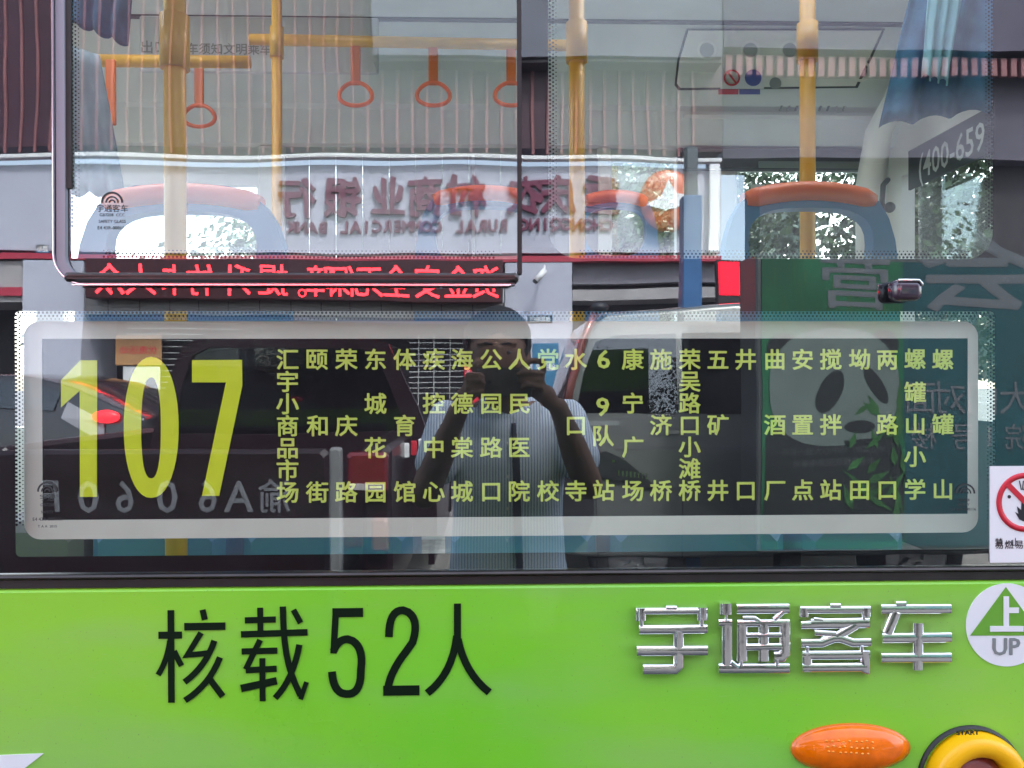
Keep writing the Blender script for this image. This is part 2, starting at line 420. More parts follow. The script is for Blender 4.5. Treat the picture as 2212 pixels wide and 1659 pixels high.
# glass: one tinted sheet, outer face mirror-coated
g=MB(); zgl=a+.001
g.v=[(XL,Y,zgl),(XR,Y,zgl),(XR,Y,2.62),(XL,Y,2.62)]; g.f=[(0,1,2,3)]; g.mi=[0]; g.sm=[False]
g.cur=1; y2=Y+.005
g.add([(XL,y2,zgl),(XR,y2,zgl),(XR,y2,2.62),(XL,y2,2.62)],[(3,2,1,0)])
g.build('window_glass',[TINT,INNER],bus,fix=False)
# black enamel behind the glass with three openings
yf=Y+.007
UL=rect(152,-60,1121,560,yf); UR=rect(1184,-60,2146,560,yf); LO=rect(31,672,2150,1186,yf)
UL=(UL[0],UL[1],UL[2],2.58); UR=(UR[0],UR[1],UR[2],2.58)
loops=[[(XL,zgl),(XR,zgl),(XR,2.62),(XL,2.62)],
 rrect(*UL,.02,6,(0,0,1,1))[::-1], rrect(*UR,.036,8,(1,1,1,1))[::-1], rrect(*LO,.006,3)[::-1],
 rrect(-3.0,UL[0]-.30,UL[2],2.58,.03)[::-1]]
sheet('black_enamel_border',loops,yf,yf+.001,FRIT,bus)
# enamel dots along the openings
dots=MB()
def dot(x,z,r):
    dots.add([(x+r*math.cos(R(60*k)),yf-.0002,z+r*math.sin(R(60*k))) for k in range(6)],[tuple(range(6))])
def dotrow(x0,x1,z0,z1,sides):
    st=.0050
    for row,(off,r) in enumerate(((.0020,.0017),(.0060,.0014),(.0098,.0009))):
        sh=.5*(row%2)*st
        if 'b' in sides:
            x=x0+.04+sh
            while x<x1-.03: dot(x,z0+off,r); x+=st
        if 't' in sides:
            x=x0+.005+sh
            while x<x1-.005: dot(x,z1-off,r); x+=st
        if 'l' in sides:
            z=z0+.04+sh
            while z<min(z1,2.3)-.005: dot(x0+off,z,r); z+=st
        if 'r' in sides:
            z=z0+.04+sh
            while z<min(z1,2.3)-.005: dot(x1-off,z,r); z+=st
dotrow(*UL,'bl'); dotrow(*UR,'blr'); dotrow(*LO,'tlr')
o=dots.build('enamel_dots',FRIT,bus,fix=False); o['kind']='stuff'
# sliding window frame
yo=Y-.004
def V2(u,v,y=yo): p=P(u,v,y); return (p.x,p.z)
zt=2.60
def outline(u_l,v_b,r,u_r,n=8):
    """left side down, round the corner, along the bottom (x,z) list"""
    x,z=V2(u_l,v_b); xr=V2(u_r,v_b)[0]; out=[(x,zt)]
    for i in range(n+1):
        a=R(180+90*i/n); out.append((x+r+r*math.cos(a),z+r+r*math.sin(a)))
    out.append((xr,z)); return out
g=MB(); g.stroke(outline(120,615,.038,1105),.0034,Y-.010,Y-.001,.001); g.build('window_bead',CHROMED,bus)
g=MB(); g.stroke(outline(133,606,.030,1112),.0128,Y-.006,Y-.0006,.001); g.build('window_channel',TRIM,bus)
g=MB(); x0,z1=V2(145,590); x1,z0=V2(1120,611)
g.bbox(x0,x1,Y-.014,Y-.001,z0,z1,.003); g.build('sliding_rail',FRAMEM,bus)
g=MB(); x0,z1=V2(165,616); x1,z0=V2(1100,619.5); g.box(x0,x1,Y-.015,Y-.0105,z0,z1)
g.build('rail_edge',CHROMED,bus)
g=MB(); xx=V2(1120,0)[0]; g.box(xx-.002,xx+.0035,Y-.008,Y-.0008,V2(0,590)[1],zt); g.build('sash_edge',RUBBER,bus)
g=MB(); xx=V2(144,0)[0]; g.box(xx-.004,xx+.005,Y-.004,Y-.0007,V2(0,405)[1],zt); g.build('sash_gasket',RUBBER,bus)
# latch
g=MB(); x0,z1=V2(1928,603,Y-.02); x1,z0=V2(1992,650,Y-.02)
g.box(x0,x1,Y-.026,Y-.001,z0,z1); lt=g.build('window_latch',mat('dark_smoked_plastic',(.05,.03,.05),.12,0,coat=1),bus)
bv=lt.modifiers.new('b','BEVEL'); bv.width=.009; bv.segments=5
for p in lt.data.polygons: p.use_smooth=True
g=MB(); g.tube([(x0+.004,Y-.0255,z1-.002),(x1-.007,Y-.0255,z1-.002),(x1-.003,Y-.0250,z1-.006),(x1-.0022,Y-.0245,z1-.009)],.0018,8); g.build('latch_highlight_edge',PHONEE,lt)

# ---- capacity lettering (vinyl strokes)
def cap(zx,zy): 
    p=P(325.3+zx*.3431,1274.1+zy*.3431,Y-.0045); return (p.x,p.z)
def strokes(name,m,lst,conv,parent,y=Y-.0045,th=.0006,ch=0,w=None):
    g=MB()
    for i,s_ in enumerate(lst):
        ww=s_[0] if w is None else w
        pts=[conv(*q) for q in s_[1]]
        g.stroke(pts,ww,y-th-i*.00004,y,ch)
    return g.build(name,m,parent)
K=.3431*DG/F
def bez(*q,n=8):
    q=[Vector(a) for a in q]; out=[]
    for i in range(n+1):
        t=i/n; a=list(q)
        while len(a)>1: a=[a[j].lerp(a[j+1],t) for j in range(len(a)-1)]
        out.append(tuple(a[0]))
    return out
W1=40*K
strokes('lettering_character',INK,[(W1,[(128,128),(132,710)]),(44*K,[(50,286),(198,284)]),(34*K,bez((122,320),(108,440),(48,535))),(34*K,bez((148,385),(170,430),(195,478))),
 (36*K,[(328,125),(342,188)]),(46*K,[(213,232),(471,228)]),(36*K,[(318,270),(232,410),(362,398)]),(38*K,bez((402,320),(350,480),(215,580))),(38*K,bez((437,425),(370,600),(218,695))),(38*K,[(372,560),(455,670)])],cap,bus)
strokes('lettering_character',INK,[(36*K,[(690,112),(692,270)]),(38*K,[(594,192),(788,186)]),(40*K,[(570,280),(988,267)]),(36*K,[(690,315),(600,500)]),(38*K,[(574,388),(798,382)]),(38*K,[(600,506),(794,496)]),
 (36*K,[(704,430),(706,700)]),(46*K,[(570,620),(795,572)]),(38*K,bez((833,105),(838,330),(850,480),(945,665))),(38*K,bez((937,345),(900,560),(785,680))),(34*K,[(900,125),(945,208)]),(30*K,[(945,688),(982,580)])],cap,bus)
def five():
    L=[(56*K,[(1145,144),(1338,142)]),(40*K,[(1166,144),(1152,400)]),(48*K,bez((1152,385),(1180,310),(1240,310))+bez((1250,310),(1345,345),(1325,500))[1:]+bez((1325,520),(1320,665),(1230,655))[1:]+bez((1220,655),(1150,640),(1142,515))[1:])]
    strokes('lettering_character',INK,L,cap,bus)
five()
strokes('lettering_character',INK,[(48*K,bez((1501,297),(1500,125),(1590,128))+bez((1600,128),(1700,170),(1650,330))[1:]+bez((1640,350),(1510,500),(1495,620))[1:]),(62*K,[(1465,635),(1693,632)])],cap,bus)
strokes('lettering_character',INK,[(44*K,[(1932,86),(1932,310)]),(46*K,bez((1928,290),(1900,530),(1742,650))),(46*K,bez((1936,310),(1975,520),(2132,645)))],cap,bus)
# ---- chrome badge characters
def b1(zx,zy): p=P(1321.5+zx*.18383,1287.6+zy*.18383,Y-.006); return (p.x,p.z)
def b2(zx,zy): p=P(1694.3+zx*.18383,1274.1+zy*.18383,Y-.006); return (p.x,p.z)
K1=.18383*DG/F
def ridge(g,pts,w_,y0,y1):
    """bar with a softly rounded face"""
    P2=[Vector(p) for p in pts]; n=len(P2); vs=[]; h=w_/2
    prof=[(-h,y1),(-h,y0+.0022),(-h+.0005,y0+.0010),(-h*.62,y0+.0004),(0,y0),(h*.62,y0+.0004),(h-.0005,y0+.0010),(h,y0+.0022),(h,y1)]; m=len(prof)
    for i in range(n):
        if i==0: t=(P2[1]-P2[0]).normalized()
        elif i==n-1: t=(P2[-1]-P2[-2]).normalized()
        else: t=((P2[i]-P2[i-1]).normalized()+(P2[i+1]-P2[i]).normalized()).normalized()
        k=1/max(.5,t.dot((P2[i+1]-P2[i]).normalized())) if 0<i<n-1 else 1
        nn=Vector((-t.y,t.x))
        for (o_,y_) in prof: a=P2[i]+nn*o_*k; vs.append((a.x,y_,a.y))
    fs=[]
    for i in range(n-1):
        for j in range(m-1): fs.append((i*m+j,i*m+j+1,(i+1)*m+j+1,(i+1)*m+j))
    g.add(vs,fs,True); g.add(vs[:m],[tuple(range(m))]); g.add(vs[-m:],[tuple(range(m-1,-1,-1))])
def badge(lst,conv):
    g=MB()
    for i,(wd,pts,) in enumerate(lst):
        ridge(g,[conv(*q) for q in pts],wd*K1*1.12,Y-.0125-i*.00012,Y-.0035)
    o=g.build('badge_character',CHROME,bus)
badge([(70,[(275,165),(1108,160)]),(50,[(625,125),(752,125)]),(105,[(333,130),(333,275)]),(105,[(1052,120),(1052,270)]),(46,[(340,260),(340,340)]),(50,[(1045,250),(1045,340)]),
 (95,[(310,380),(1108,372)]),(108,[(773,400),(773,800),(730,845),(355,845)]),(105,[(283,628),(1112,624)])],b1)
badge([(125,[(1328,75),(1328,205)]),(34,[(1330,190),(1330,280)]),(110,[(1342,265),(1342,800)]),(80,[(1240,300),(1395,300)]),(105,[(1240,835),(2068,833)]),(60,[(1385,760),(1470,830)]),
 (105,[(1450,138),(2064,132)]),(60,[(1990,170),(1890,262)]),(55,[(1520,245),(1660,245),(1720,285)]),(80,[(1456,305),(2068,300)]),(110,[(1514,290),(1514,745)]),(110,[(1766,300),(1766,745)]),(115,[(2015,290),(2015,650),(1975,695),(1885,700)]),
 (55,[(1560,440),(1970,438)]),(75,[(1560,580),(1970,572)]),(40,[(1503,735),(1503,800)]),(40,[(1921,725),(1921,800)])],b1)
badge([(80,[(168,225),(990,220)]),(55,[(515,175),(640,175)]),(95,[(215,200),(215,305)]),(95,[(940,200),(940,300)]),(42,[(910,290),(910,350)]),(85,[(175,400),(290,395)]),(110,[(290,385),(975,372)]),(40,[(320,325),(425,335)]),
 (95,[(820,400),(600,530),(420,600)]),(60,[(330,485),(580,500)]),(90,[(175,610),(420,610),(560,555),(640,555),(780,605),(990,600)]),(44,[(247,650),(247,710)]),(46,[(886,640),(886,700)]),
 (95,[(190,750),(975,745)]),(105,[(243,720),(243,940)]),(110,[(920,700),(920,900),(900,893)]),(95,[(185,895),(940,888)])],b2)
badge([(100,[(1113,215),(1932,212)]),(60,[(1285,155),(1405,152)]),(110,[(1290,250),(1190,500)]),(105,[(1125,553),(1935,545)]),(108,[(1550,375),(1545,925)]),(105,[(1113,785),(1932,780)])],b2)
# ---- round door sign
c=P(2174,1349.5,Y-.004); rr_=91*DG/F
upo=sheet('round_up_sign',[[(c.x+rr_*math.cos(R(5*k)),c.z+rr_*math.sin(R(5*k))) for k in range(72)]],Y-.0051,Y-.0042,WHITEV,bus)
def uv(u,v,y=Y-.0055): p=P(u,v,y); return (p.x,p.z)
sheet('arrow_triangle',[[uv(2096,1373),uv(2250,1373),uv(2173,1268)]],Y-.0056,Y-.0052,mat('leaf_green_vinyl',(.16,.42,.04),.4),upo)
g=MB(); ww=12*DG/F
for i,pts in enumerate((((2173,1288),(2173,1358)),((2173,1318),(2200,1318)),((2138,1358),(2210,1358)))):
    g.stroke([uv(*q) for q in pts],ww,Y-.0064-i*.0001,Y-.0058)
g.build('sign_character',WHITEV,upo)
text('sign_letters','UP',uv(2174,1397)[0],uv(2174,1397)[1],52*DG/F,Y-.0058,GREYP,upo,bold=.02,depth=.0005)
# white swoosh at the bottom edge
sheet('white_swoosh',[[uv(-160,1650),uv(-60,1634),uv(94,1628),uv(76,1642),uv(50,1662),uv(36,1690),uv(-160,1760)]],Y-.0052,Y-.0044,WHITEV,bus)
# ---- amber lamp and yellow ring
c=P(1833,1612,Y); ml=MB()
rx,rz=131*DG/F,54*DG/F
ml.ell((c.x,Y-.003,c.z),(rx*.985,.022,rz*.985),nu=64,nv=24); lamp=ml.build('marker_lamp',AMBER,bus)
g=MB()
for k in range(1):
    prof=[]
    vs=[];n=64
    for (s_,yy) in ((1.0,-.001),(1.0,.004),(.93,.006)):
        for i in range(n):
            a_=2*math.pi*i/n; vs.append((c.x+rx*s_*math.cos(a_),Y-.003-yy,c.z+rz*s_*math.sin(a_)))
    fs=[]
    for q in range(2):
        for i in range(n): j=(i+1)%n; fs.append((q*n+i,q*n+j,(q+1)*n+j,(q+1)*n+i))
    g.add(vs,fs,True)
g.build('lens_rim',mat('orange_rim',(.85,.16,.01),.3,coat=.6),lamp)
g=MB(); random.seed(3)
for i in range(26):
    u=1790+(i%9)*12+random.uniform(-2,2); v=1604+(i//9)*11+random.uniform(-2,2); p=P(u,v,Y-.024)
    xx=(p.x-c.x)/rx; zz=(p.z-c.z)/rz; yy=.022*math.sqrt(max(0,1-xx*xx-zz*zz))
    g.ell((p.x,Y-.003-yy,p.z),(.0018,.0010,.0012),nu=8,nv=5)
g.build('lens_bead',AMBERI,lamp)
c=P(2098,1682,Y); q=DG/F
g=MB(); g.lathe([(118*q,0),(118*q,.004),(112*q,.006)],(c.x-.004,Y-.003,c.z+.002),64); ring0=g.build('shadow_backing',RUBBER,bus)  # dark disc shifted left, standing in for the ring's shadow
g=MB(); pr=[(110*q,.0),(110*q,.012)]+[( (85+22*math.cos(R(a_)))*q,.016+.010*math.sin(R(a_))) for a_ in range(0,181,15)]+[(62*q,.008),(62*q,.001)]
g.lathe(pr,(c.x,Y-.003,c.z),64); g.build('yellow_ring',YELR,ring0)
g=MB(); g.lathe([(62*q,.001),(60*q,.006),(44*q,.014),(30*q,.013),(24*q,.019),(0,.021)],(c.x,Y-.003,c.z),48); g.build('valve_knob',REDBR,ring0)
p=P(2090,1582,Y-.028); text('ring_lettering','START',p.x,p.z,.0075,Y-.0295,BLACKP,ring0,bold=.02,wide=1.3)

# ---- interior shell
CE=2.95; FY=2.40; FX=1.85
HT=[(-1.7,-.8,.4,1.3),(.4,1.3,.4,1.3)]      # two unseen translucent roof hatches, added to brighten the interior
def plate(name,m,z0,z1,x0,x1,y0,y1,holes):
    me=curve_mesh(name,[[(x0,y0),(x1,y0),(x1,y1),(x0,y1)]]+[[(a,c),(a,d_),(b,d_),(b,c)] for a,b,c,d_ in holes],z1-z0); og=origin(bus)
    for v in me.vertices: v.co=Vector((v.co.x,v.co.y,(z0+z1)/2+v.co.z))-og
    me.materials.clear(); me.materials.append(m); o=bpy.data.objects.new(name,me); COL.objects.link(o); o.parent=bus
plate('ceiling',PLAST,CE,CE+.06,XL,XR,Y+.01,1.93,HT)
plate('roof',GREEN,3.1,3.16,XL,XR,Y,FY+.06,HT)
def thin_cloth(name,col):
    m=bpy.data.materials.new(name); m.use_nodes=True; n=m.node_tree; n.nodes.clear()
    o=n.nodes.new('ShaderNodeOutputMaterial'); mx=n.nodes.new('ShaderNodeMixShader'); mx.inputs[0].default_value=.5
    a=n.nodes.new('ShaderNodeBsdfDiffuse'); b=n.nodes.new('ShaderNodeBsdfTranslucent'); a.inputs[0].default_value=(*col,1); b.inputs[0].default_value=(*col,1)
    n.links.new(a.outputs[0],mx.inputs[1]); n.links.new(b.outputs[0],mx.inputs[2]); n.links.new(mx.outputs[0],o.inputs[0]); return m
ADDHATCH=thin_cloth('added_hatch_plastic',(.95,.95,.95)); ADDHATCH.node_tree.nodes['Mix Shader'].inputs[0].default_value=.85
for (a,b,c,d_) in HT:
    g=MB(); g.bbox(a-.03,b+.03,c-.03,d_+.03,3.165,3.185,.005); g.build('added_light_hatch',ADDHATCH,bus)
    for (q0,q1,q2,q3) in ((a-.02,a,c-.02,d_+.02),(b,b+.02,c-.02,d_+.02),(a,b,c-.02,c),(a,b,d_,d_+.02)):
        g=MB(); g.box(q0,q1,q2,q3,CE+.061,3.099); g.build('added_hatch_side',PLASTW,bus)
g=MB()
for uu in (700,1700): pass
g.box(XL,XR,1.93,1.955,CE-.008,CE+.03); g.build('ceiling_joint',PLASTD,bus)
# cove over the far windows
zc=P(1106,312,FY-.06).z
g=MB(); g.prism([(1.955,CE+.002),(2.0,CE+.06),(FY+.06,zc+.06),(FY+.06,zc),(FY-.06,zc),(2.24,zc+.12),(2.20,zc+.13)],XL,XR)
g.v=[(y,x,z) for (x,y,z) in g.v]; g.build('cove_panel',PLAST,bus)
# access hatch on the cove face: plane between (1.955,CE) and (2.20,zc+.13)
A_=Vector((0,1.955,CE)); B_=Vector((0,2.20,zc+.13)); nrm=Vector((0,-(A_.z-B_.z),-(B_.y-A_.y))).normalized()
def cove(u,v,off=.004):
    d=ROT @ Vector(((u-CU)/F,(CV-v)/F,-1)); pl=A_+nrm*off
    t=(pl-CAM).dot(nrm)/d.dot(nrm); return CAM+d*t
def slab(name,uvs,m,parent,t=.004,off=.0005,fn=cove):
    a=[fn(u,v,off+t) for u,v in uvs]; b=[fn(u,v,off) for u,v in uvs]; n=len(a)
    return MB().add(a+b,[tuple(range(n)),tuple(range(2*n-1,n-1,-1))]+[(i,n+i,n+(i+1)%n,(i+1)%n) for i in range(n)]).build(name,m,parent)
hatch=slab('ceiling_hatch',[(1487,66),(1905,66),(1880,120),(1848,186),(1470,190),(1462,180),(1468,130)],PLASTW,bus,.008)
slab('hatch_gap',[(1483,62),(1912,62),(1886,120),(1853,190),(1466,195),(1457,184),(1463,130)],PLASTD,bus,.003)
def disc(name,u,v,r,m,parent,off,ri=0):
    q=[]; n=28
    pts=[(u+r*math.cos(2*math.pi*i/n),v+r*math.sin(2*math.pi*i/n)) for i in range(n)]
    if not ri: return slab(name,pts,m,parent,.002,off)
    pi_=[(u+ri*math.cos(2*math.pi*i/n),v+ri*math.sin(2*math.pi*i/n)) for i in range(n)]
    a=[cove(x,y,off+.006) for x,y in pts]; b=[cove(x,y,off+.006) for x,y in pi_]; c_=[cove(x,y,off) for x,y in pts]
    fs=[(i,(i+1)%n,n+(i+1)%n,n+i) for i in range(n)]+[(i,2*n+i,2*n+(i+1)%n,(i+1)%n) for i in range(n)]
    return MB().add(a+b+c_,fs).build(name,m,parent)
for u in (1527,1621,1706): disc('lamp_ring',u,108,21,mat('pale_lamp_rim',(.95,.93,.88),.3),hatch,.009,17)
for u in (1527,1621,1706): disc('lamp_lens',u,108,15,mat('grey_lamp_lens',(.42,.43,.42),.3),hatch,.009)
slab('notice_sticker',[(1556,142),(1650,142),(1650,192),(1556,192)],mat('pale_sticker',(.8,.78,.78),.5),hatch,.001,.009)
disc('no_smoking_mark',1581,168,18,REDP,hatch,.0125,14); disc('no_litter_mark',1627,168,18,BLUEP,hatch,.0125,0)
g=slab('red_caption',[(1552,193),(1595,193),(1595,204),(1552,204)],REDP,hatch,.001,.009)
slab('blue_caption',[(1597,193),(1642,193),(1642,204),(1597,204)],BLUEP,hatch,.001,.009)
slab('smoking_bar',[(1570,157),(1574,155),(1592,178),(1588,180)],REDP,hatch,.001,.018)
disc('grey_button',1675,180,13,GREYP,hatch,.009)
disc('speaker_port',1860,153,13,PLASTD,bus,.001); disc('speaker_ring',1858,153,24,PLASTW,bus,.001,18)
# vent strip on the lower cove face
yv=2.235
for k in range(9):
    u=1693+k*17; g=MB(); p0=P(u,214,2.2);p1=P(u-9,240,2.2)
    g.stroke([(p0.x,p0.z),(p1.x,p1.z)],.009,2.196,2.2); g.build('vent_slot',GREYP,bus)
for (v,hh) in ((209,.006),(247,.006)):
    x0,x1,z0,z1=rect(1480,v,1900,v+4,2.19); g=MB(); g.box(x0,x1,2.188,2.24,z0,z1); g.build('cove_moulding',PLASTW,bus)
# far side wall with window openings
def far(u0,v0,u1,v1): return rect(u0,v0,u1,v1,FY)
ops=[far(135,398,556,700),far(618,352,1015,700),far(1030,352,1290,700),far(1322,345,1462,700),far(1592,366,1868,700)]
ops=[(a,b,1.40,d) for a,b,c_,d in ops]
fw=[(XL,.9),(XR,.9),(XR,zc+.002),(XL,zc+.002)]
sheet('far_side_wall',[fw]+[rrect(*o_,.02)[::-1] for o_ in ops]+[rrect(-3.0,ops[0][0]-.12,1.30,2.50,.02)[::-1]],FY,FY+.05,PLAST,bus)
for o_ in ops:
    g=MB(); g.box(o_[0]-.01,o_[1]+.01,FY+.052,FY+.056,o_[2]-.01,o_[3]+.01); g.build('far_window_pane',CLEAR,bus)
SKYDIM=thin_cloth('added_dimming_blind',(.34,.34,.36))
for o_ in (ops[1],ops[2]):  # strips added to hold back the bright sky in the middle windows
    x=o_[0]-.01
    while x<o_[1]:
        g=MB(); w_=min(.118,o_[1]+.01-x); g.box(x,x+w_,FY-.022-.004*(int(x*50)%2),FY-.019-.004*(int(x*50)%2),1.6,o_[3]+.03); g.build('dimming_strip',SKYDIM,bus); x+=.12
# dark sun strip above the right-hand far windows
x0,x1,z0,z1=rect(1478,318,1880,366,FY-.07); g=MB(); g.bbox(x0,x1,FY-.07,FY-.02,z0,z1,.006); g.build('dark_header',PLASTD,bus)
x0,x1,z0,z1=rect(1640,345,1868,364,FY-.08); g=MB(); g.box(x0,x1,FY-.076,FY-.0705,z0+.002,z1-.005); g.build('route_strip',mat('grey_film',(.22,.26,.26),.5),bus)
# dark pillars with a chrome line
for (u0,u1,m) in ((1292,1320,PLASTW),(1464,1478,PLASTD),(1555,1590,PLAST),(558,616,PLASTW)):
    x0,x1,z0,z1=rect(u0,330,u1,700,FY-.03); g=MB(); g.bbox(x0,x1,FY-.03,FY-.001,1.3,zc+.001,.006); g.build('window_pillar',m,bus)
# pale posters on the far windows
for (u0,v0,u1,v1,m) in ((1622,398,1652,408,POSTW),(1655,398,1690,408,POSTO),(700,400,775,420,POSTW)):
    x0,x1,z0,z1=rect(u0,v0,u1,v1,FY-.004); g=MB(); g.box(x0,x1,FY-.004,FY-.001,z0,z1); g.build('window_sticker',m,bus)
# front wall (windscreen side) at x=FX
def fr(u,v):
    d=ROT @ Vector(((u-CU)/F,(CV-v)/F,-1)); t=(FX-CAM.x)/d.x; return CAM+d*t
g=MB(); g.box(FX,FX+.06,Y+.06,FY,.6,1.35); g.build('front_dash',PLASTD,bus)
g=MB(); g.box(FX,FX+.06,Y+.06,FY,2.42,2.949); g.build('front_header',PLASTW,bus)
g=MB(); g.box(FX,FX+.06,FY-.12,FY+.05,1.35,2.42); g.build('front_pillar',PLASTW,bus)
p=fr(1932,347); p2=fr(1960,430)
zb=p.z; g=MB(); g.box(FX-.012,FX-.002,.30,2.20,zb-.17,zb); shade=g.build('sun_visor_band',SHADE,bus)
# numbers along the band
def banner(s,m,parent):
    vs,fs=glyphs(s,.01); pa=fr(1992,340); pb=fr(2135,285)
    L=abs(pa.y-pb.y); xs=[a for a,b in vs]; sc=L/(max(xs)-min(xs)); y_far=pa.y
    V=[(FX-.0145,y_far-(a-min(xs))*sc,zb-.145+b*.15) for a,b in vs]
    me=bpy.data.meshes.new('visor_number'); og=origin(parent); me.from_pydata([Vector(v)-og for v in V],[],fs); me.materials.append(m)
    o=bpy.data.objects.new('visor_number',me); COL.objects.link(o); o.parent=parent
banner('(400-659',mat('pale_number_print',(.6,.62,.6),.5),shade)
g=MB(); g.box(FX+.07,FX+.075,Y+.06,FY-.13,1.34,2.43); g.build('windscreen',CLEAR,bus)
# curved pillar post between far wall and front
g=MB(); pp=[P(2010,-30,1.9),P(1985,60,1.95),P(1965,140,2.0),P(1935,215,2.05),P(1898,285,2.1),P(1880,400,2.15),P(1880,620,2.2)]
g.tube(pp,[.06,.055,.05,.05,.055,.06,.06],10); g.build('corner_post',PLASTW,bus)
g=MB(); pp=[P(1918,388,2.0),P(1908,400,1.98),P(1905,440,1.98),P(1912,455,2.0)]; g.tube(pp,.011,8); g.build('post_handle',PLASTD,bus)
g=MB(); pp=P(1922,448,1.96); g.ell(pp,(.022,.02,.022),nu=12,nv=8); g.build('handle_boss',PLASTD,bus)
# curtains
def curtain(name,pts,y,m,amp=.018,n=26,parent=bus):
    """hanging cloth between a left and a right edge given as picture points (top-left, top-right, bottom-right, bottom-left)"""
    tl,tr,br,bl=[P(u,v,y) for u,v in pts]; g=MB(); vs=[];rows=10
    for j in range(rows+1):
        t=j/rows; l=tl.lerp(bl,t); r_=tr.lerp(br,t)
        for i in range(n+1):
            s_=i/n; q=l.lerp(r_,s_); fold=amp*math.sin(s_*19+1.3*math.sin(t*2.2))*(0.5+.5*t)
            vs.append((q.x,q.y+fold,q.z+.01*math.sin(s_*19)*t))
    fs=[(j*(n+1)+i,j*(n+1)+i+1,(j+1)*(n+1)+i+1,(j+1)*(n+1)+i) for j in range(rows) for i in range(n)]
    o=g.add(vs,fs,True).build(name,m,parent); sm=o.modifiers.new('s','SOLIDIFY'); sm.thickness=.003; return o
curtain('curtain',[(1975,-40),(2180,-40),(2150,235),(1905,272)],.95,CURT)
curtain('curtain_lining',[(2010,-40),(2085,-40),(2050,180),(1995,165)],.90,CURTL,.01)
curtain('curtain',[(150,-40),(285,-40),(270,95),(150,45)],.9,CURT)
curtain('curtain',[(130,90),(215,120),(268,420),(138,420)],1.2,mat('grey_blue_cloth',(.22,.30,.36),.9,0,.2,10),.01)
# shelf / locker band inside at the left top
g=MB(); x0,x1,z0,z1=rect(175,120,540,145,1.5); g.tube([(x0,1.5,(z0+z1)/2),(x1,1.5,(z0+z1)/2)],.021,12); g.build('hand_rail',YEL,bus)
g=MB(); x0,x1,z0,z1=rect(540,92,1245,92,1.5); g.tube([(x0,1.5,z0),(x1,1.5,z1)],.019,12); g.build('hand_rail',YEL,bus)
# white ad panel on the ceiling at left
x0,x1,z0,z1=rect(300,32,818,160,1.75); g=MB(); g.bbox(x0,x1,1.75,1.765,z0,z1,.006); adp=g.build('advert_panel',mat('pale_advert',(.62,.64,.68),.5),bus)
text('advert_lettering','乘车须知文明乘车',P(480,104,1.74).x,P(480,104,1.74).z,.045,1.747,GREYP,adp,bold=.01)
text('advert_lettering','出口',P(330,100,1.74).x,P(330,100,1.74).z,.05,1.747,GREYP,adp,bold=.01)
# poles
for (u,wd) in ((380,45),(600,22),(1247,34),(1745,33)):
    d=.040*F/wd if wd>30 else .034*F/wd; y=min(max(d-1.25,.12),2.1); p=P(u,829,y)
    top=CE if y<1.9 else 2.8
    g=MB(); rad=wd/2*(y+1.25)/F; g.tube([(p.x,y,.8),(p.x,y,top)],rad,16); g.build('grab_pole',YEL,bus)
    z=P(u,92,y).z
    g=MB(); g.tube([(p.x,y,z-.05),(p.x,y,z+.05)],rad*1.35,16); g.build('pole_clamp',YEL,bus)
# straps
def strap(u,vt,vb,y,ringu=True):
    p=P(u,vt,y); r_=P(u,vb,y); g=MB(); zt_=p.z
    g.bbox(p.x-.0165,p.x+.0165,y-.006,y+.006,r_.z+.03,zt_,.003); st=g.build('hanging_strap',STRAPM,bus)
    a_=.056; b_=.040
    cz=r_.z; pts=[]
    for k in range(25):
        t=2*math.pi*k/24; x=a_*math.sin(t)*(1+.18*(-math.cos(t))); pts.append((p.x+x,y,cz+b_*math.cos(t)))
    g=MB(); g.tube(pts,.0075,8,cap=False); g.build('strap_ring',ORANGE,st)
strap(768,95,203,1.5); strap(936,95,203,1.5); strap(1104,95,203,1.5); strap(430,130,250,1.7)
p=P(241,130,1.45); q_=P(241,272,1.45); g=MB(); g.bbox(p.x-.017,p.x+.017,1.44,1.45,q_.z,p.z,.003); g.build('hanging_strap',STRAPM,bus)
# seats with a grip hole
def seat(cu,vtop,wpx,y,flip=1,lab=None):
    p=P(cu,vtop,y); s_=(y+1.25)/F; hw=wpx*s_/2; zt_=p.z; H=.62
    n=14; outer=[(p.x-hw,zt_-H),(p.x+hw,zt_-H)]
    ol=[]
    for i in range(n+1):
        a_=math.pi*i/n; c_=math.cos(a_); s2=math.sin(a_)
        ol.append((p.x+hw*math.copysign(abs(c_)**.55,c_),zt_-.34+.34*s2**.62))
    outer=outer+ol
    hole=[]
    hx,hz=hw*.70,.080; cz=zt_-.142
    for i in range(n*2):
        a_=2*math.pi*i/(n*2); c_=math.cos(a_); s2=math.sin(a_)
        hole.append((p.x+hx*math.copysign(abs(c_)**.6,c_),cz+hz*math.copysign(abs(s2)**.8,s2)*(1 if s2>0 else 1.2)))
    st=sheet('bus_seat',[outer,hole[::-1]],y,y+.045,SEATB,bus)
    bv=st.modifiers.new('b','BEVEL'); bv.width=.012; bv.segments=3; bv.limit_method='ANGLE'; bv.angle_limit=R(50)
    g=MB(); pts=[]
    for i in range(13):
        t=-1+2*i/12; pts.append((p.x+hw*.72*t,y+.02,zt_-.022-.022*t*t))
    g.tube(pts,[.019]+[.026]*11+[.019],12); g.v=[(a,(b-(y+.02))*1.7+y+.02,c_) for a,b,c_ in g.v]; gr=g.build('seat_grip',ORANGE,st)
    g=MB(); g.bbox(p.x-hw,p.x+hw,y+.05,y+.48,zt_-H-.06,zt_-H+.02,.02); g.build('seat_cushion',SEATB,st)
    return st
seat(392,396,455,.55); seat(1752,392,395,.62)
seat(1045,400,300,1.1); seat(1330,410,190,1.6)
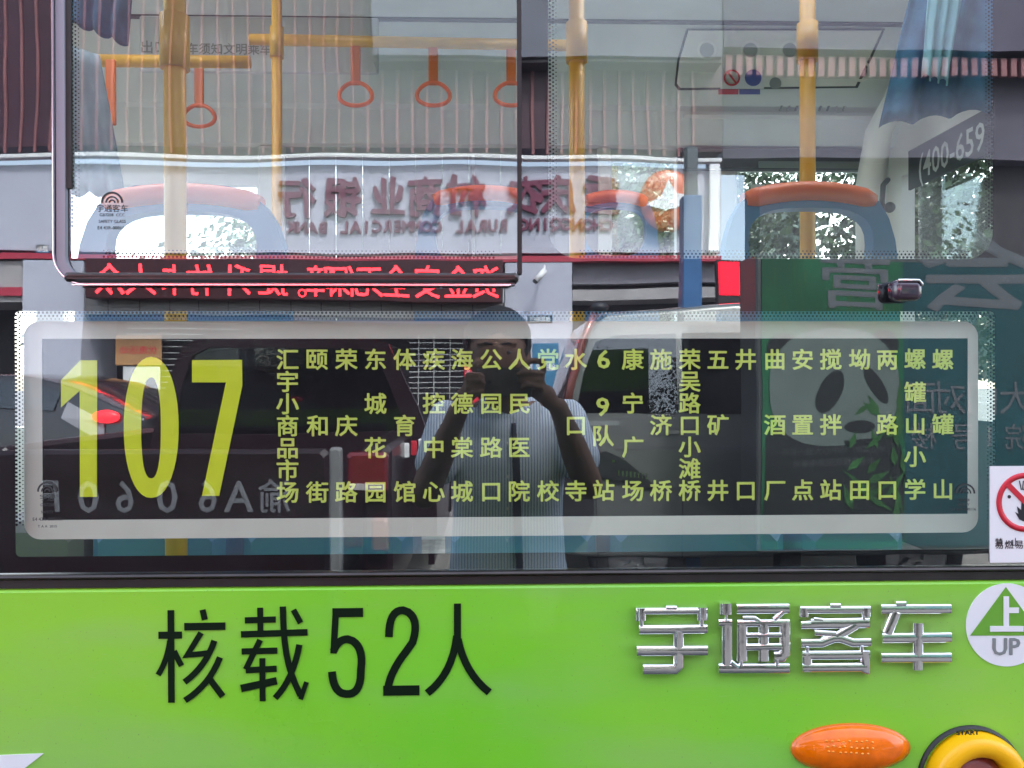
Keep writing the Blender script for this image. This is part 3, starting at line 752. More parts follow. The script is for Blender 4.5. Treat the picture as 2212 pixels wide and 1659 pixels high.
# interior floor, low wall
g=MB(); g.box(XL,XR,Y+.06,FY,.72,.78); g.build('bus_floor',FLOORM,bus)
g=MB(); g.box(XL,XR,FY,FY+.05,.3,.9); g.build('far_lower_wall',PLAST,bus)
g=MB(); g.box(XL-.05,XL,Y,FY+.05,.3,1.3); g.box(XL-.05,XL,Y,FY+.05,2.6,3.1); g.build('rear_partition',PLAST,bus)
g=MB(); g.box(XL-.03,XL-.02,Y+.05,FY,1.3,2.6); g.build('added_rear_pane',CLEAR,bus)  # unseen rear opening, glazed wide to let more light in
g=MB(); g.box(XL,XR,FY+.01,FY+.06,zc+.06,3.1); g.build('far_roof_edge',PLAST,bus)
# bench row seen in the slit under the board
for (u0,u1,m) in ((-60,170,mat('grey_bench',(.2,.2,.2),.6)),(190,480,SEATB),(520,890,SEATB),(960,1290,SEATB),(1320,1700,SEATB),(1740,1960,SEATB)):
    x0,x1,z0,z1=rect(u0,1130,u1,1300,.35); g=MB(); g.bbox(x0,x1,.35,.60,z0,z1,.02); g.build('bench_cushion',m,bus)
# wheels (below the frame)
for x in (-2.2,):
    g=MB(); g.lathe([(0,.1),(.28,.1),(.30,.12),(.48,.12),(.5,.06),(.5,-.12)],(x,.10,.5),40); g.build('wheel',TYRE,bus)

# ============================================================ ROUTE BOARD behind the glass
yb=Y+.022
rb=thing('route_board','black route board with lime yellow 107 and columns of stop names behind the glass','route board',(0,yb,P(1100,1150,yb).z))
X0,X1,Z0,Z1=rect(51,694,2113,1150,yb)
x0,x1,z0,z1=rect(90,732,2091,1110,yb)
sheet('board_border',[rrect(X0,X1,Z0,Z1,.02),[(x0,z0),(x1,z0),(x1,z1),(x0,z1)][::-1]],yb,yb+.004,CREAM,rb)
g=MB(); g.box(x0,x1,yb+.001,yb+.004,z0,z1); g.build('board_panel',BOARD,rb)
yt=yb-.0005; q=(yt+1.25)/F
def nu(u,v): p=P(u,v,yt); return (p.x,p.z)
# numerals: '1','0','7' traced   (zoom -> view)
def t1(zx,zy): return nu((100+zx/2.4578)*.6777,(1050+zy/2.4578)*.6777)
sheet('numeral',[[t1(*a) for a in ((380,1312),(512,1312),(512,242),(382,242),(232,398),(232,610),(378,480))]],yt,yt+.001,LIME,rb)
oo=[];ii=[]
for i in range(40):
    a_=2*math.pi*i/40; c_,s2=math.cos(a_),math.sin(a_)
    oo.append(t1(938+215*math.copysign(abs(c_)**.92,c_),768-552*math.copysign(abs(s2)**.96,s2)))
    ii.append(t1(936+78*math.copysign(abs(c_)**.8,c_),772-396*math.copysign(abs(s2)**.85,s2)))
sheet('numeral',[oo,ii[::-1]],yt,yt+.001,LIME,rb)
sheet('numeral',[[t1(*a) for a in ((1258,240),(1650,238),(1652,440),(1470,1304),(1336,1304),(1524,415),(1258,415))]],yt,yt+.001,LIME,rb)
cols=[(621,'汇宇小商品市场',None),(685,'颐和街',None),(748,'荣庆路',None),(811,'东城花园',None),(874,'体育馆',None),(937,'疾控中心',None),(998,'海德棠城',None),(1061,'公园路口',None),
(1122,'人民医院',None),(1184,'党校',None),(1244,'水口寺',None),(1304,'69队站',(776,879,942,1060)),(1367,'康宁广场',None),(1428,'施济桥',None),(1490,'荣吴路口小滩桥',None),(1551,'五矿井',None),(1611,'井口',None),
(1674,'曲酒厂',None),(1734,'安置点',None),(1795,'搅拌站',None),(1857,'坳田',None),(1917,'两路口',None),(1977,'螺罐山小学',(776,848,917,987,1058)),(2037,'螺罐山',None)]
for (u,s_,vs_) in cols:
    n=len(s_); b_=1064-6*(u-621)/1400
    for i,ch in enumerate(s_):
        v=vs_[i] if vs_ else 777+(b_-777)*i/(n-1)
        p=P(u-(2 if ch=='9' else 0),v,yt); H=50*q if ch not in '69' else 58*q
        text('stop_character',ch,p.x,p.z,H*.96,yt,LIMEP,rb,bold=.018,wide=1.03 if ch not in '69' else 1.1,depth=.0008)
# etched maker's marks on the glass
def etched(u,v,lines,h):
    for i,(s_,hh) in enumerate(lines):
        p=P(u,v+i*h,Y-.0008); text('etched_mark',s_,p.x,p.z,hh*DG/F,Y-.0006,mat('etched_grey',(.035,.04,.04),.6),bus,depth=.0003)
def rainbow(u,v,s_):
    g=MB()
    for k,(r_,wd) in enumerate(((22,6),(13,4),(6,4))):
        pts=[]
        for i in range(13):
            a_=math.pi*i/12; p=P(u+s_*r_*math.cos(a_),v-s_*r_*math.sin(a_),Y-.0006); pts.append((p.x,p.z))
        g.stroke(pts,wd*s_*DG/F*.7,Y-.0010,Y-.0006)
    g.build('etched_arc',MATS['etched_grey'],bus)
etched(242,450,[('宇通客车',17),('GB7258  CCC',9),('SAFETY GLASS',9),('E4 43R-000116',10)],14); rainbow(242,438,1)
etched(102,1075,[('宇通',16),('GB7258',9),('SAFETY',8),('E4 43R-000116',10),('T A A  2015',8)],15.5); rainbow(102,1062,.9)
etched(2082,1080,[('GB7258',8),('SAFETY',8),('E4 43R-000116',9)],10); rainbow(2085,1066,.9)

# ============================================================ WARNING STICKER
x0,x1,z0,z1=rect(2138,1007,2292,1214,Y-.001)
ws=thing('warning_sticker','white warning sticker with red no fire circle on the dark bus window','sticker',((x0+x1)/2,Y-.001,z0))
g=MB(); g.box(x0,x1,Y-.0016,Y-.0004,z0,z1); g.build('sticker_sheet',WHITEV,ws)
c=P(2215,1085,Y-.002); q=DG/F
g=MB(); g.lathe([(65*q,0),(65*q,.0005),(53*q,.0005),(53*q,0)],(c.x,Y-.0018,c.z),56)
g.stroke([(c.x-42*q,c.z+42*q),(c.x+42*q,c.z-42*q)],12*q,Y-.0025,Y-.0018); g.build('prohibition_ring',REDP,ws)
def sv(u,v): p=P(u,v,Y-.002); return (p.x,p.z)
sheet('flame_mark',[[sv(*a) for a in ((2202,1122),(2193,1106),(2200,1110),(2197,1094),(2206,1102),(2207,1082),(2216,1096),(2222,1084),(2226,1104),(2234,1098),(2232,1118),(2222,1126),(2210,1126))]],Y-.0022,Y-.0017,BLACKP,ws)
g=MB()
for k in range(5): 
    a_=R(30+18*k); g.stroke([sv(2208+8*math.cos(a_),1066-8*math.sin(a_)),sv(2208+28*math.cos(a_),1066-28*math.sin(a_))],2*q,Y-.0022,Y-.0017)
g.lathe([(0,.0004),(4*q,.0004)],(sv(2180,1073)[0],Y-.0018,sv(2180,1073)[1]),12)
g.build('blast_mark',BLACKP,ws)
for (u,ch) in ((2158,'禁'),(2193,'止'),(2228,'携'),(2263,'带')): text('sticker_character',ch,sv(u,1171)[0],sv(u,1171)[1],19*q,Y-.002,BLACKP,ws,bold=.0,depth=.0003)
for i,ch in enumerate('易燃易爆物品'): text('sticker_character',ch,sv(2158+21.5*i,0)[0],sv(0,1194)[1],20*q,Y-.002,BLACKP,ws,bold=.005,depth=.0003)

# ============================================================ STREET SIDE (seen in the glass)
D=10.0
def fbox(g,u0,v0,u1,v1,d0,d1=None):
    """box with its front (towards the bus) at optical distance d0 and back at d1"""
    x0,x1,z0,z1,y=mrect(u0,v0,u1,v1,d0); yb_=2*Y-((d1 or d0+.1)-1.25); g.box(x0,x1,yb_,y,z0,z1)
bank=thing('bank_building','pale bank building with dark slatted upper wall and maroon sign letters','building',(-1.0,-9.5,.13))
g=MB(); fbox(g,-900,350,1558,549,D,D+1.5); g.build('sign_wall',WALLM,bank)
g=MB(); fbox(g,-900,325,1560,347,D-.12,D+.02); g.build('ledge',LEDGE,bank)
g=MB(); fbox(g,-900,-330,1560,325,D+.10,D+.6); g.build('upper_wall',MAROON,bank)
g=MB(); fbox(g,806,-330,1560,125,D-.25,D+.1); g.build('soffit_beam',mat('purple_grey_panel',(.11,.115,.15),.5,0,.1,2),bank)
g=MB(); fbox(g,806,125,1560,138,D-.2,D+.1); g.build('beam_dark_line',LEDB,bank)  # dark line along the lower edge of the beam
xa,xb,za,zb_,yy=mrect(0,-330,8,325,D+.02)
g=MB(); g.bbox(xa,xb,yy-.09,yy-.05,za,zb_,.008); sl0=g.build('slat',BATTEN,bank); base=sl0.location.copy()
step=(M(100,0,D).x-M(0,0,D).x)/100*33.3
xa2,xb2,za2,zb2,yy2=mrect(0,138,8,325,D+.02)
g=MB(); g.bbox(xa2,xb2,yy2-.09,yy2-.05,za2,zb2,.008); sl1=g.build('slat',BATTEN,bank)
for k in range(-26,24):
    if k==0: continue
    c_=clone(sl0,bank,base+Vector((k*step,0,0)))
for k in range(25,47): clone(sl1,bank,base+Vector((k*step,0,0)))
sl1.location=base+Vector((24*step,0,0))
g=MB(); fbox(g,-900,549,1560,567,D-.06,D+.3); g.build('red_band',REDB,bank)
for (u0,u1) in ((55,182),(1092,1236)):
    g=MB(); fbox(g,u0,567,u1,1250,D-.05,D+.8); g.build('pillar',WALLM,bank)
g=MB(); fbox(g,-900,567,55,652,D,D+1); g.build('shopfront_beam',WALLG,bank)
g=MB(); fbox(g,-900,622,55,640,D-.04,D); g.build('red_band',REDB,bank)
g=MB(); fbox(g,182,567,1092,578,D,D+1); g.build('lintel',WALLM,bank)
g=MB(); fbox(g,182,648,1092,682,D,D+.5); g.build('shopfront_panel',WALLG,bank)
for u in range(230,1092,66):
    g=MB(); fbox(g,u,648,u+1.5,682,D-.004,D); g.build('panel_joint',LEDB,bank)
g=MB(); fbox(g,-900,652,1236,1260,D+1.2,D+1.4); g.build('shop_back_wall',DARKIN,bank)
g=MB(); fbox(g,182,682,1092,694,D+.1,D+.2); g.build('blue_strip',mat('blue_strip_paint',(.12,.14,.34),.5),bank)
# recess to the right of the wide pillar: grey shutter box and dark bay
g=MB(); fbox(g,1236,567,1640,612,D+.1,D+1); g.build('bay_panel',mat('bay_grey',(.20,.19,.22),.6,0,.1,2),bank)
g=MB(); fbox(g,1236,612,1640,622,D+.3,D+1); g.build('bay_gap',LEDB,bank)
g=MB(); fbox(g,1236,622,1640,645,D,D+1); g.build('bay_panel',WALLG,bank)
g=MB(); fbox(g,1236,645,1640,1260,D+.6,D+1.5); g.build('bay_door',DARKIN,bank)
# grille lines
wires=[]
g=MB(); fbox(g,270,700,520,702,D+.3,D+.31); wr=g.build('grille_wire',WIRE,bank); wb=wr.location.copy()
dz=M(0,700,D).z-M(0,713,D).z
for k in range(1,13): clone(wr,bank,wb+Vector((0,0,-k*dz)))
g=MB(); fbox(g,885,736,1010,738,D+.3,D+.31); wr2=g.build('grille_wire',WIRE,bank)
for k in range(1,10): clone(wr2,bank,Vector((0,0,-k*dz)))
g=MB(); fbox(g,905,720,907.5,880,D+.29,D+.3); wr3=g.build('grille_wire',WIRE,bank)
for k in range(1,4): clone(wr3,bank,Vector((k*.2,0,0)))
# sign letters
chs='重庆农村商业银行'
cu=[1298,1203,1133,1008,922,838,740,645]
for ch,u in zip(chs,cu):
    p=M(u,426,D-.06); text('sign_character',ch,p.x,p.z,.50,p.y,SIGNL,bank,bold=.030,wide=.92,depth=.06,mirror=True,rough=.035)
latin='CHONGQING RURAL COMMERCIAL BANK'; n=len(latin)
for i,ch in enumerate(latin):
    if ch==' ': continue
    u=1312-(1312-632)*i/(n-1); p=M(u,489,D-.04)
    text('sign_letter',ch,p.x,p.z,.20,p.y,SIGNL,bank,bold=.035,wide=.9,depth=.04,mirror=True)
c=M(1440,436,D-.12)
g=MB(); g.ell(c,(.37,.09,.40),nu=32,nv=16); lg=g.build('round_emblem',mat('orange_red_emblem',(.55,.13,.05),.25,0,.25,4,coat=.6),bank)
g=MB(); pts=[]
cc=(c.x,c.z)
sheet('emblem_swoosh',[[(cc[0]-.30,cc[1]-.08),(cc[0]-.12,cc[1]+.02),(cc[0]-.02,cc[1]+.24),(cc[0]+.08,cc[1]+.06),(cc[0]+.30,cc[1]+.04),(cc[0]+.14,cc[1]-.10),(cc[0]-.06,cc[1]-.15)]],c.y+.085,c.y+.10,WHITEV,lg)
# LED text box
x0,x1,z0,z1,yy=mrect(182,560,1088,648,D-.25)
led=thing('led_sign','long black LED sign with scrolling red characters under the bank lettering','LED sign',((x0+x1)/2,yy,z0))
g=MB(); g.bbox(x0,x1,yy-.2,yy,z0,z1,.01); g.build('sign_case',LEDC,led)
us=[1050,992,926,858,800,745,690]; 
for u,ch in zip(us,'资金安全无保障'):
    p=M(u,607,D-.25); text('led_character',ch,p.x,p.z,.40,p.y+.006,LEDR,led,bold=.008,wide=.9,depth=.004,mirror=True)
p=M(652,632,D-.25); text('led_character','。',p.x,p.z,.35,p.y+.006,LEDR,led,depth=.004,mirror=True,tight=True)
for u,ch in zip([590,510,435,372,300,235],'提升竹卡大众'):
    p=M(u,607,D-.25); text('led_character',ch,p.x,p.z,.40,p.y+.006,LEDR,led,bold=.008,wide=.95,depth=.004,mirror=True)
# vertical red LED on the bay
x0,x1,z0,z1,yy=mrect(1553,567,1600,640,8.6)
rl=thing('red_led_panel','upright glowing red LED panel near the blue pole','LED panel',((x0+x1)/2,yy,z0))
g=MB(); g.bbox(x0-.02,x1+.02,yy-.10,yy-.004,z0-.1,z1+.02,.01); g.build('panel_case',LEDB,rl)
g=MB(); g.bbox(x0,x1,yy-.01,yy+.004,z0,z1,.01); g.build('glowing_face',LEDR2,rl)
g=MB(); g.box((x0+x1)/2-.03,(x0+x1)/2+.03,yy-.09,yy-.03,.13,z0-.1); g.build('mounting_post',LEDB,rl)
# small wall objects
def flat(name,label,cat,u0,v0,u1,v1,d,m,th=.03,txt=None,tm=None,th_=.08):
    x0,x1,z0,z1,yy=mrect(u0,v0,u1,v1,d); r_=thing(name,label,cat,((x0+x1)/2,yy-th,z0))
    g=MB(); g.bbox(x0,x1,yy-th,yy,z0,z1,min(.01,th/3)); g.build('sign_plate' if txt else 'sheet',m,r_)
    if txt: text('plate_lettering',txt,(x0+x1)/2,(z0+z1)/2,th_,yy+.002,tm,r_,depth=.002,mirror=True,bold=.01,fit=(x1-x0)*.8)
    return r_
flat('street_sign','small blue street plate on the pale wall beside the window frame','sign',82,531,112,552,D,POSTB,.03,'路标',WHITEV,.09)
flat('wall_plaque','small dark plaque with a round mark near the top of the wide pillar','plaque',1140,677,1192,694,D-.06,BLACKP,.02,'自助银行',WHITEV,.07)
flat('blue_poster','blue city poster on the lower part of the wide pillar','poster',1152,738,1206,838,D-.06,POSTB,.02,'金融服务',POSTW,.09)
flat('orange_poster','poster with orange pictures and red caption inside the shop','poster',246,728,344,790,D+.2,POSTO,.02,'优惠活动',REDP,.10)
flat('white_notice','tall white notice hanging below the orange poster','notice',262,792,340,860,D+.22,POSTW,.02)
flat('red_banner','narrow red banner with white characters behind the wire grille','banner',1003,740,1034,880,D+.2,REDP,.02,'开业',WHITEV,.16)
flat('white_strip_sign','tall white strip sign with a pink dot at the end of the bank wall','sign',1532,352,1556,546,D-.1,WHITEV,.05)
cm=M(1165,592,D-.35); cc_=thing('cctv_camera','small white surveillance camera above the wide pillar','camera',cm)
g=MB(); g.tube([cm+Vector((.06,0,.05)),cm+Vector((-.05,.03,-.07))],.035,12); g.build('camera_body',WHITEV,cc_)
g=MB(); g.tube([cm+Vector((-.05,.03,-.07)),cm+Vector((-.065,.035,-.09))],.03,12); g.build('camera_lens',BLACKP,cc_)
g=MB(); g.tube([cm+Vector((.05,0,.05)),cm+Vector((.06,-.1,.11)),cm+Vector((.06,-.36,.11))],.015,8); g.build('camera_bracket',WHITEV,cc_)
# neighbour building at the right: dark with slatted top
nb=thing('neighbour_building','dark building right of the bank with a slatted fascia over a recessed front','building',(6,-9.8,.13))
g=MB(); fbox(g,1640,165,3200,1260,D+.8,D+1.4); g.build('front_wall',DARKIN,nb)
g=MB(); fbox(g,1562,-330,3200,120,D+.1,D+1.4); g.build('upper_wall',mat('purple_dark_wall',(.07,.06,.10),.6,0,.2,2),nb)
g=MB(); fbox(g,1562,120,3200,166,D+.25,D+1.4); g.build('fascia',MAROON,nb)
g=MB(); fbox(g,1562,166,3200,350,D+.5,D+1.4); g.build('bay_wall',mat('dusky_wall',(.09,.08,.11),.6,0,.2,2),nb)
x0,x1,z0,z1,yy=mrect(1566,122,1580,164,D+.2); g=MB(); g.bbox(x0,x1,yy-.05,yy+.02,z0,z1,.005); s0=g.build('fascia_slat',BATTEN,nb)
for k in range(1,48): clone(s0,nb,Vector((k*step*.72,0,0)))

# blue steel pole
x0,x1,z0,z1,yy=mrect(1474,425,1518,1500,6.2)
bp=thing('street_pole','square blue steel pole standing on the road side in front of the bank','pole',((x0+x1)/2,yy,0))
g=MB(); g.bbox(x0,x1,yy-.15,yy,.0,z1,.01); g.build('pole_shaft',POLEB,bp)
g=MB(); g.bbox(x0+.03,x1-.03,yy-.12,yy-.03,z1,z1+.42,.01); g.build('upper_shaft',mat('grey_steel',(.10,.11,.12),.4,.5),bp)
g=MB(); g.bbox(x0-.06,x1+.06,yy-.21,yy+.06,0.0,.03,.005); g.build('base_flange',POLEB,bp)

# white post
x0,x1,z0,z1,yy=mrect(709,966,737,1800,3.2)
wp=thing('white_post','short square white post beside the tail lamp of the dark pickup','post',((x0+x1)/2,yy,0))
g=MB(); g.bbox(x0,x1,yy-.05,yy,0,z1,.008); g.build('post_body',mat('dirty_white_paint',(.21,.21,.21),.6,0,.2,10),wp)
g=MB(); g.bbox(x0-.02,x1+.02,yy-.07,yy+.02,0.0,.012,.003); g.build('post_foot',KERB,wp)

# ============================================================ BILLBOARD with a panda photograph
d=4.4; x0,x1,z0,z1,yy=mrect(1645,560,2420,1175,d)
bb=thing('panda_billboard','free standing green billboard with a panda photo and pale characters','billboard',((x0+x1)/2,yy-.15,0))
xm=M(1950,800,d).x
g=MB(); g.bbox(x0-.03,x1+.03,yy-.3,yy-.006,z0-.03,z1+.03,.01); g.build('case',mat('billboard_case',(.1,.11,.11),.4,.5),bb)
g=MB(); g.box(x0,xm,yy-.006,yy,z0,z1); g.build('photo_sheet',BILLG,bb)
g=MB(); g.box(xm,x1,yy-.006,yy,z0,z1); g.build('text_sheet',BILLT,bb)
for xx in (x0+.15,x1-.3):
    g=MB(); g.box(xx,xx+.12,yy-.22,yy-.1,0,z0-.03); g.build('leg',TYRE,bb)
def mp(u,v): p=M(u,v,d); return (p.x,p.z)
def mell(u,v,a,b,rot=0,n=26,sq=1):
    o_=[]
    for i in range(n):
        t=2*math.pi*i/n; x=a*math.copysign(abs(math.cos(t))**sq,math.cos(t)); y_=b*math.copysign(abs(math.sin(t))**sq,math.sin(t))
        o_.append(mp(u+x*math.cos(rot)-y_*math.sin(rot),v+x*math.sin(rot)+y_*math.cos(rot)))
    return o_
def pic(name,loop,k,m): sheet(name,[loop],yy+.0010*k,yy+.0010*k+.0009,m,bb)
pic('panda_body',[mp(*a) for a in ((1655,940),(1700,915),(1830,930),(1930,930),(1948,1000),(1948,1165),(1650,1165))],1,PANB)
pic('panda_ear',mell(1690,752,34,30),2,PANB); pic('panda_ear',mell(1905,742,34,30),2,PANB)
pic('panda_head',mell(1800,838,140,128,0,32,.85),3,PANW)
pic('panda_eye_patch',mell(1786,848,24,50,R(22)),4,PANB); pic('panda_eye_patch',mell(1885,835,16,48,R(-32)),4,PANB)
pic('panda_nose',mell(1850,925,34,14),4,PANB); pic('panda_mouth',[mp(1815,955),mp(1890,950),mp(1885,960),mp(1820,966)],4,PANB)
g=MB(); random.seed(5)
for k in range(26):
    u=random.uniform(1820,1948); v=random.uniform(900,1140); a_=random.uniform(-2.6,-.3); L=random.uniform(40,90); w_=random.uniform(5,9)
    c0=Vector((u,v)); dv=Vector((math.cos(a_),math.sin(a_))); nn=Vector((-dv.y,dv.x))
    pts=[c0,c0+dv*L*.4+nn*w_,c0+dv*L,c0+dv*L*.4-nn*w_]
    g.prism([mp(max(1648,min(1949,p.x)),p.y) for p in pts],yy+.0055+k*.0001,yy+.0050)
lf=g.build('bamboo_leaves',BILLL,bb); lf['kind']='stuff'
g=MB()
for k in range(40):
    u=random.uniform(1655,1945); v=random.uniform(562,700); w_=random.uniform(2,5); L=random.uniform(60,130)
    g.prism([mp(u,v),mp(u+w_,v),mp(u+w_*.6,min(v+L,760))],yy+.0018+k*.00002,yy+.0012)
lf=g.build('bamboo_stalks',BILLL,bb); lf['kind']='stuff'
BH=d/F
def btxt(s_,u,v,h,m=BILLW,bold=0,wide=1):
    p=M(u,v,d); text('billboard_character',s_,p.x,p.z,h*BH,yy+.003,m,bb,bold=bold,wide=wide,depth=.002,mirror=True)
btxt('营',1845,608,130,bold=.012,wide=1.35); btxt('会',2110,585,190,bold=.016,wide=1.4)
for ch,u in zip('大门对面',(2192,2120,2050,1986)): btxt(ch,u,862,78)
for ch,u in zip('院1号楼',(2194,2135,2080,1992)): btxt(ch,u,945,62)
for (v,s_) in ((975,'地址城市广场中心大道一百号'),(1000,'服务热线欢迎来电垂询')): btxt(s_,1800,v,17,mat('faint_print',(.06,.07,.07),.5))

# ============================================================ VEHICLES
def wheel(parent,x,y,r,w_,axis='y'):
    g=MB(); pr=[(r*.62,.0),(r*.9,.0),(r,w_*.15),(r,w_*.85),(r*.9,w_),(r*.62,w_)]
    g.lathe(pr,(0,0,0),28); 
    if axis=='x': g.v=[(b,a,c) for a,b,c in g.v]
    g.v=[(a+x,b+y,c+r) for a,b,c in g.v]; wh=g.build('wheel',TYRE,parent)
    g=MB(); g.lathe([(r*.64,w_*.1),(r*.55,w_*.02),(r*.15,w_*.2),(0,w_*.2)],(0,0,0),20); g.lathe([(r*.64,w_*.9),(r*.55,w_*.98),(r*.15,w_*.8),(0,w_*.8)],(0,0,0),20)
    for k in range(5):
        a_=2*math.pi*k/5; g.stroke([(r*.12*math.cos(a_),r*.12*math.sin(a_)),(r*.6*math.cos(a_),r*.6*math.sin(a_))],r*.12,-w_,0)
    if axis=='x': g.v=[(b,a,c) for a,b,c in g.v]
    g.v=[(a+x,b+y,c+r) for a,b,c in g.v]; g.build('rim',RIM,wh)
def side_car(root,prof,roofprof,y_near,y_far,paint,tumble=.10,belt=1.1):
    """body from a side outline (x,z) given width; the part above the belt leans inwards"""
    g=MB(); n=len(prof); rows=6; vs=[]
    yc=(y_near+y_far)/2; hw=abs(y_near-y_far)/2
    for j in range(rows+1):
        t=-1+2*j/rows
        for (x,z) in prof:
            k=max(0,(z-belt))/.7; inset=tumble*k; edge=abs(t)**6
            yy_=yc+t*(hw-inset); xx=x; zz=z-(.03*edge if z>belt else 0)
            vs.append((xx,yy_,zz))
    fs=[tuple(range(n)),tuple(range(rows*n,rows*n+n))[::-1]]
    for j in range(rows):
        for i in range(n): k=(i+1)%n; fs.append((j*n+i,j*n+k,(j+1)*n+k,(j+1)*n+i))
    g.add(vs,fs); o=g.build('body',paint,root)
    bv=o.modifiers.new('b','BEVEL'); bv.width=.03; bv.segments=3; bv.limit_method='ANGLE'; bv.angle_limit=R(35)
    for p in o.data.polygons: p.use_smooth=True
    return o,lambda x,z:yc+(1 if y_near>y_far else -1)*(hw-tumble*max(0,(z-belt))/.7)
def panel(name,pts,yf_,m,parent,off=.004,th=.003,**k):
    """panel laid on the leaning car side; pts (x,z)"""
    a=[(x,yf_(x,z)+off,z) for x,z in pts]; b=[(x,yf_(x,z)+off-th-.01,z) for x,z in pts]; n=len(a)
    return MB().add(a+b,[tuple(range(n)),tuple(range(2*n-1,n-1,-1))]+[(i,n+i,n+(i+1)%n,(i+1)%n) for i in range(n)]).build(name,m,parent,**k)
# --- silver van, nose to the left of the mirror image, side towards the bus
d=5.2; p0=M(1200,1000,d); 
van=thing('silver_van','silver grey van parked across the road with a dark headlamp and red A-pillar reflection','van',(p0.x+2.0,p0.y-.9,0))
def vx(u): return M(u,829,d).x
def vz(v): return M(1300,v,d).z
prof=[(vx(1205),.35),(vx(1195),.75),(vx(1200),vz(958)),(vx(1210),vz(930)),(vx(1218),vz(900)),(vx(1240),vz(800)),(vx(1275),vz(690)),(vx(1310),vz(662)),(vx(1700),vz(640)),(vx(2000),vz(650)),(vx(2100),vz(720)),(vx(2150),vz(900)),(vx(2170),vz(1000)),(vx(2170),.35)]
vb,vf=side_car(van,prof,None,p0.y,p0.y-1.7,VANP,.10,vz(900))
panel('side_window',[(vx(1245),vz(893)),(vx(1262),vz(800)),(vx(1290),vz(735)),(vx(1330),vz(722)),(vx(1468),vz(718)),(vx(1468),vz(893))],vf,CARGL,van)
panel('side_window',[(vx(1482),vz(893)),(vx(1482),vz(718)),(vx(1720),vz(718)),(vx(1720),vz(893))],vf,CARGL,van)
panel('side_window',[(vx(1735),vz(893)),(vx(1735),vz(718)),(vx(2040),vz(720)),(vx(2070),vz(893))],vf,CARGL,van)
ap=[(vx(1292),vf(0,vz(662))+.02,vz(662)),(vx(1262),vf(0,vz(730))+.02,vz(730)),(vx(1235),vf(0,vz(820))+.02,vz(820)),(vx(1214),vf(0,vz(930))+.02,vz(930))]
g=MB(); g.tube(ap,.028,8); g.build('red_pillar_reflection',mat('painted_red_reflection',(.30,.09,.07),.2,.5,coat=1),van)  # red LED reflection on the pillar, put into the bar's colour
g=MB(); g.ell((vx(1297),vf(0,vz(655))+.03,vz(658)),(.06,.05,.04),nu=14,nv=8); g.build('roof_cap',BLACKP,van)
hl=panel('headlamp',[(vx(1288),vz(980)),(vx(1310),vz(972)),(vx(1350),vz(990)),(vx(1400),vz(1028)),(vx(1420),vz(1048)),(vx(1390),vz(1050)),(vx(1290),vz(1024))],vf,HEADL,van,off=.02)
for k in range(8):
    u=1335+k*9; panel('lamp_rib',[(vx(u),vz(1012+k)),(vx(u+4),vz(1012+k)),(vx(u+4),vz(1024+k)),(vx(u),vz(1024+k))],vf,HEADI,hl,off=.024)
panel('lamp_bulb',[(vx(1322),vz(990)),(vx(1328),vz(990)),(vx(1328),vz(996)),(vx(1322),vz(996))],vf,HEADI,hl,off=.024)
panel('fender_lettering_strip',[(vx(1268),vz(912)),(vx(1340),vz(910)),(vx(1340),vz(920)),(vx(1268),vz(922))],vf,GREYP,van)
for u in (1288,1475,1728): panel('door_seam',[(vx(u),vz(1050)),(vx(u+2.5),vz(1050)),(vx(u+2.5),vz(1225)),(vx(u),vz(1225))],vf,BLACKP,van,off=.002)
panel('red_fender_mark',[(vx(1205),vz(950)),(vx(1290),vz(955)),(vx(1300),vz(975)),(vx(1285),vz(1000)),(vx(1205),vz(990))],vf,mat('dark_red_plastic',(.10,.01,.02),.3,coat=1),van,off=.006)
panel('dark_bumper',[(vx(1203),vz(995)),(vx(1284),vz(1000)),(vx(1284),vz(1110)),(vx(1262),vz(1165)),(vx(1235),vz(1192)),(vx(1203),vz(1195))],vf,BLACKP,van,off=.008)
panel('door_handle',[(vx(1440),vz(930)),(vx(1468),vz(929)),(vx(1468),vz(936)),(vx(1440),vz(937))],vf,CHROMED,van,off=.02)
panel('side_crease',[(vx(1330),vz(962)),(vx(2150),vz(965)),(vx(2150),vz(972)),(vx(1330),vz(969))],vf,mat('grey_crease',(.15,.15,.15),.5),van,off=.004)
for x in (vx(1380),vx(1980)):
    for yy_ in (p0.y-.02,p0.y-1.48): wheel(van,x,yy_,.33,.2)
# --- dark hatchback in the far lane, tail to the right
d=7.0; p1=M(200,900,d)
def hx(u): return M(u,829,d).x
def hz(v): return M(200,v,d).z
hb=thing('dark_hatchback','black hatchback standing in front of the bank pillar with one glowing red tail lamp','car',(p1.x-1.5,p1.y-.8,0))
prof=[(hx(310),.35),(hx(315),.7),(hx(310),hz(900)),(hx(240),hz(868)),(hx(150),hz(826)),(hx(60),hz(808)),(hx(-300),hz(806)),(hx(-480),hz(850)),(hx(-560),hz(900)),(hx(-760),hz(930)),(hx(-800),.7),(hx(-790),.35)]
b_,hf=side_car(hb,prof,None,p1.y,p1.y-1.6,DARKC,.12,hz(900))
panel('side_window',[(hx(120),hz(885)),(hx(135),hz(845)),(hx(60),hz(826)),(hx(-60),hz(826)),(hx(-60),hz(885))],hf,CARGL,hb)
panel('side_window',[(hx(-75),hz(885)),(hx(-75),hz(826)),(hx(-280),hz(826)),(hx(-440),hz(885))],hf,CARGL,hb)
panel('quarter_window',[(hx(138),hz(900)),(hx(150),hz(866)),(hx(225),hz(905)),(hx(222),hz(952))],hf,mat('pale_glass_panel',(.35,.35,.38),.3),hb)
x_,z_=hx(232),hz(896); g=MB(); g.ell((x_,p1.y+.02,z_),(.11,.04,.055),nu=20,nv=12); g.build('tail_lamp',TAILG,hb)
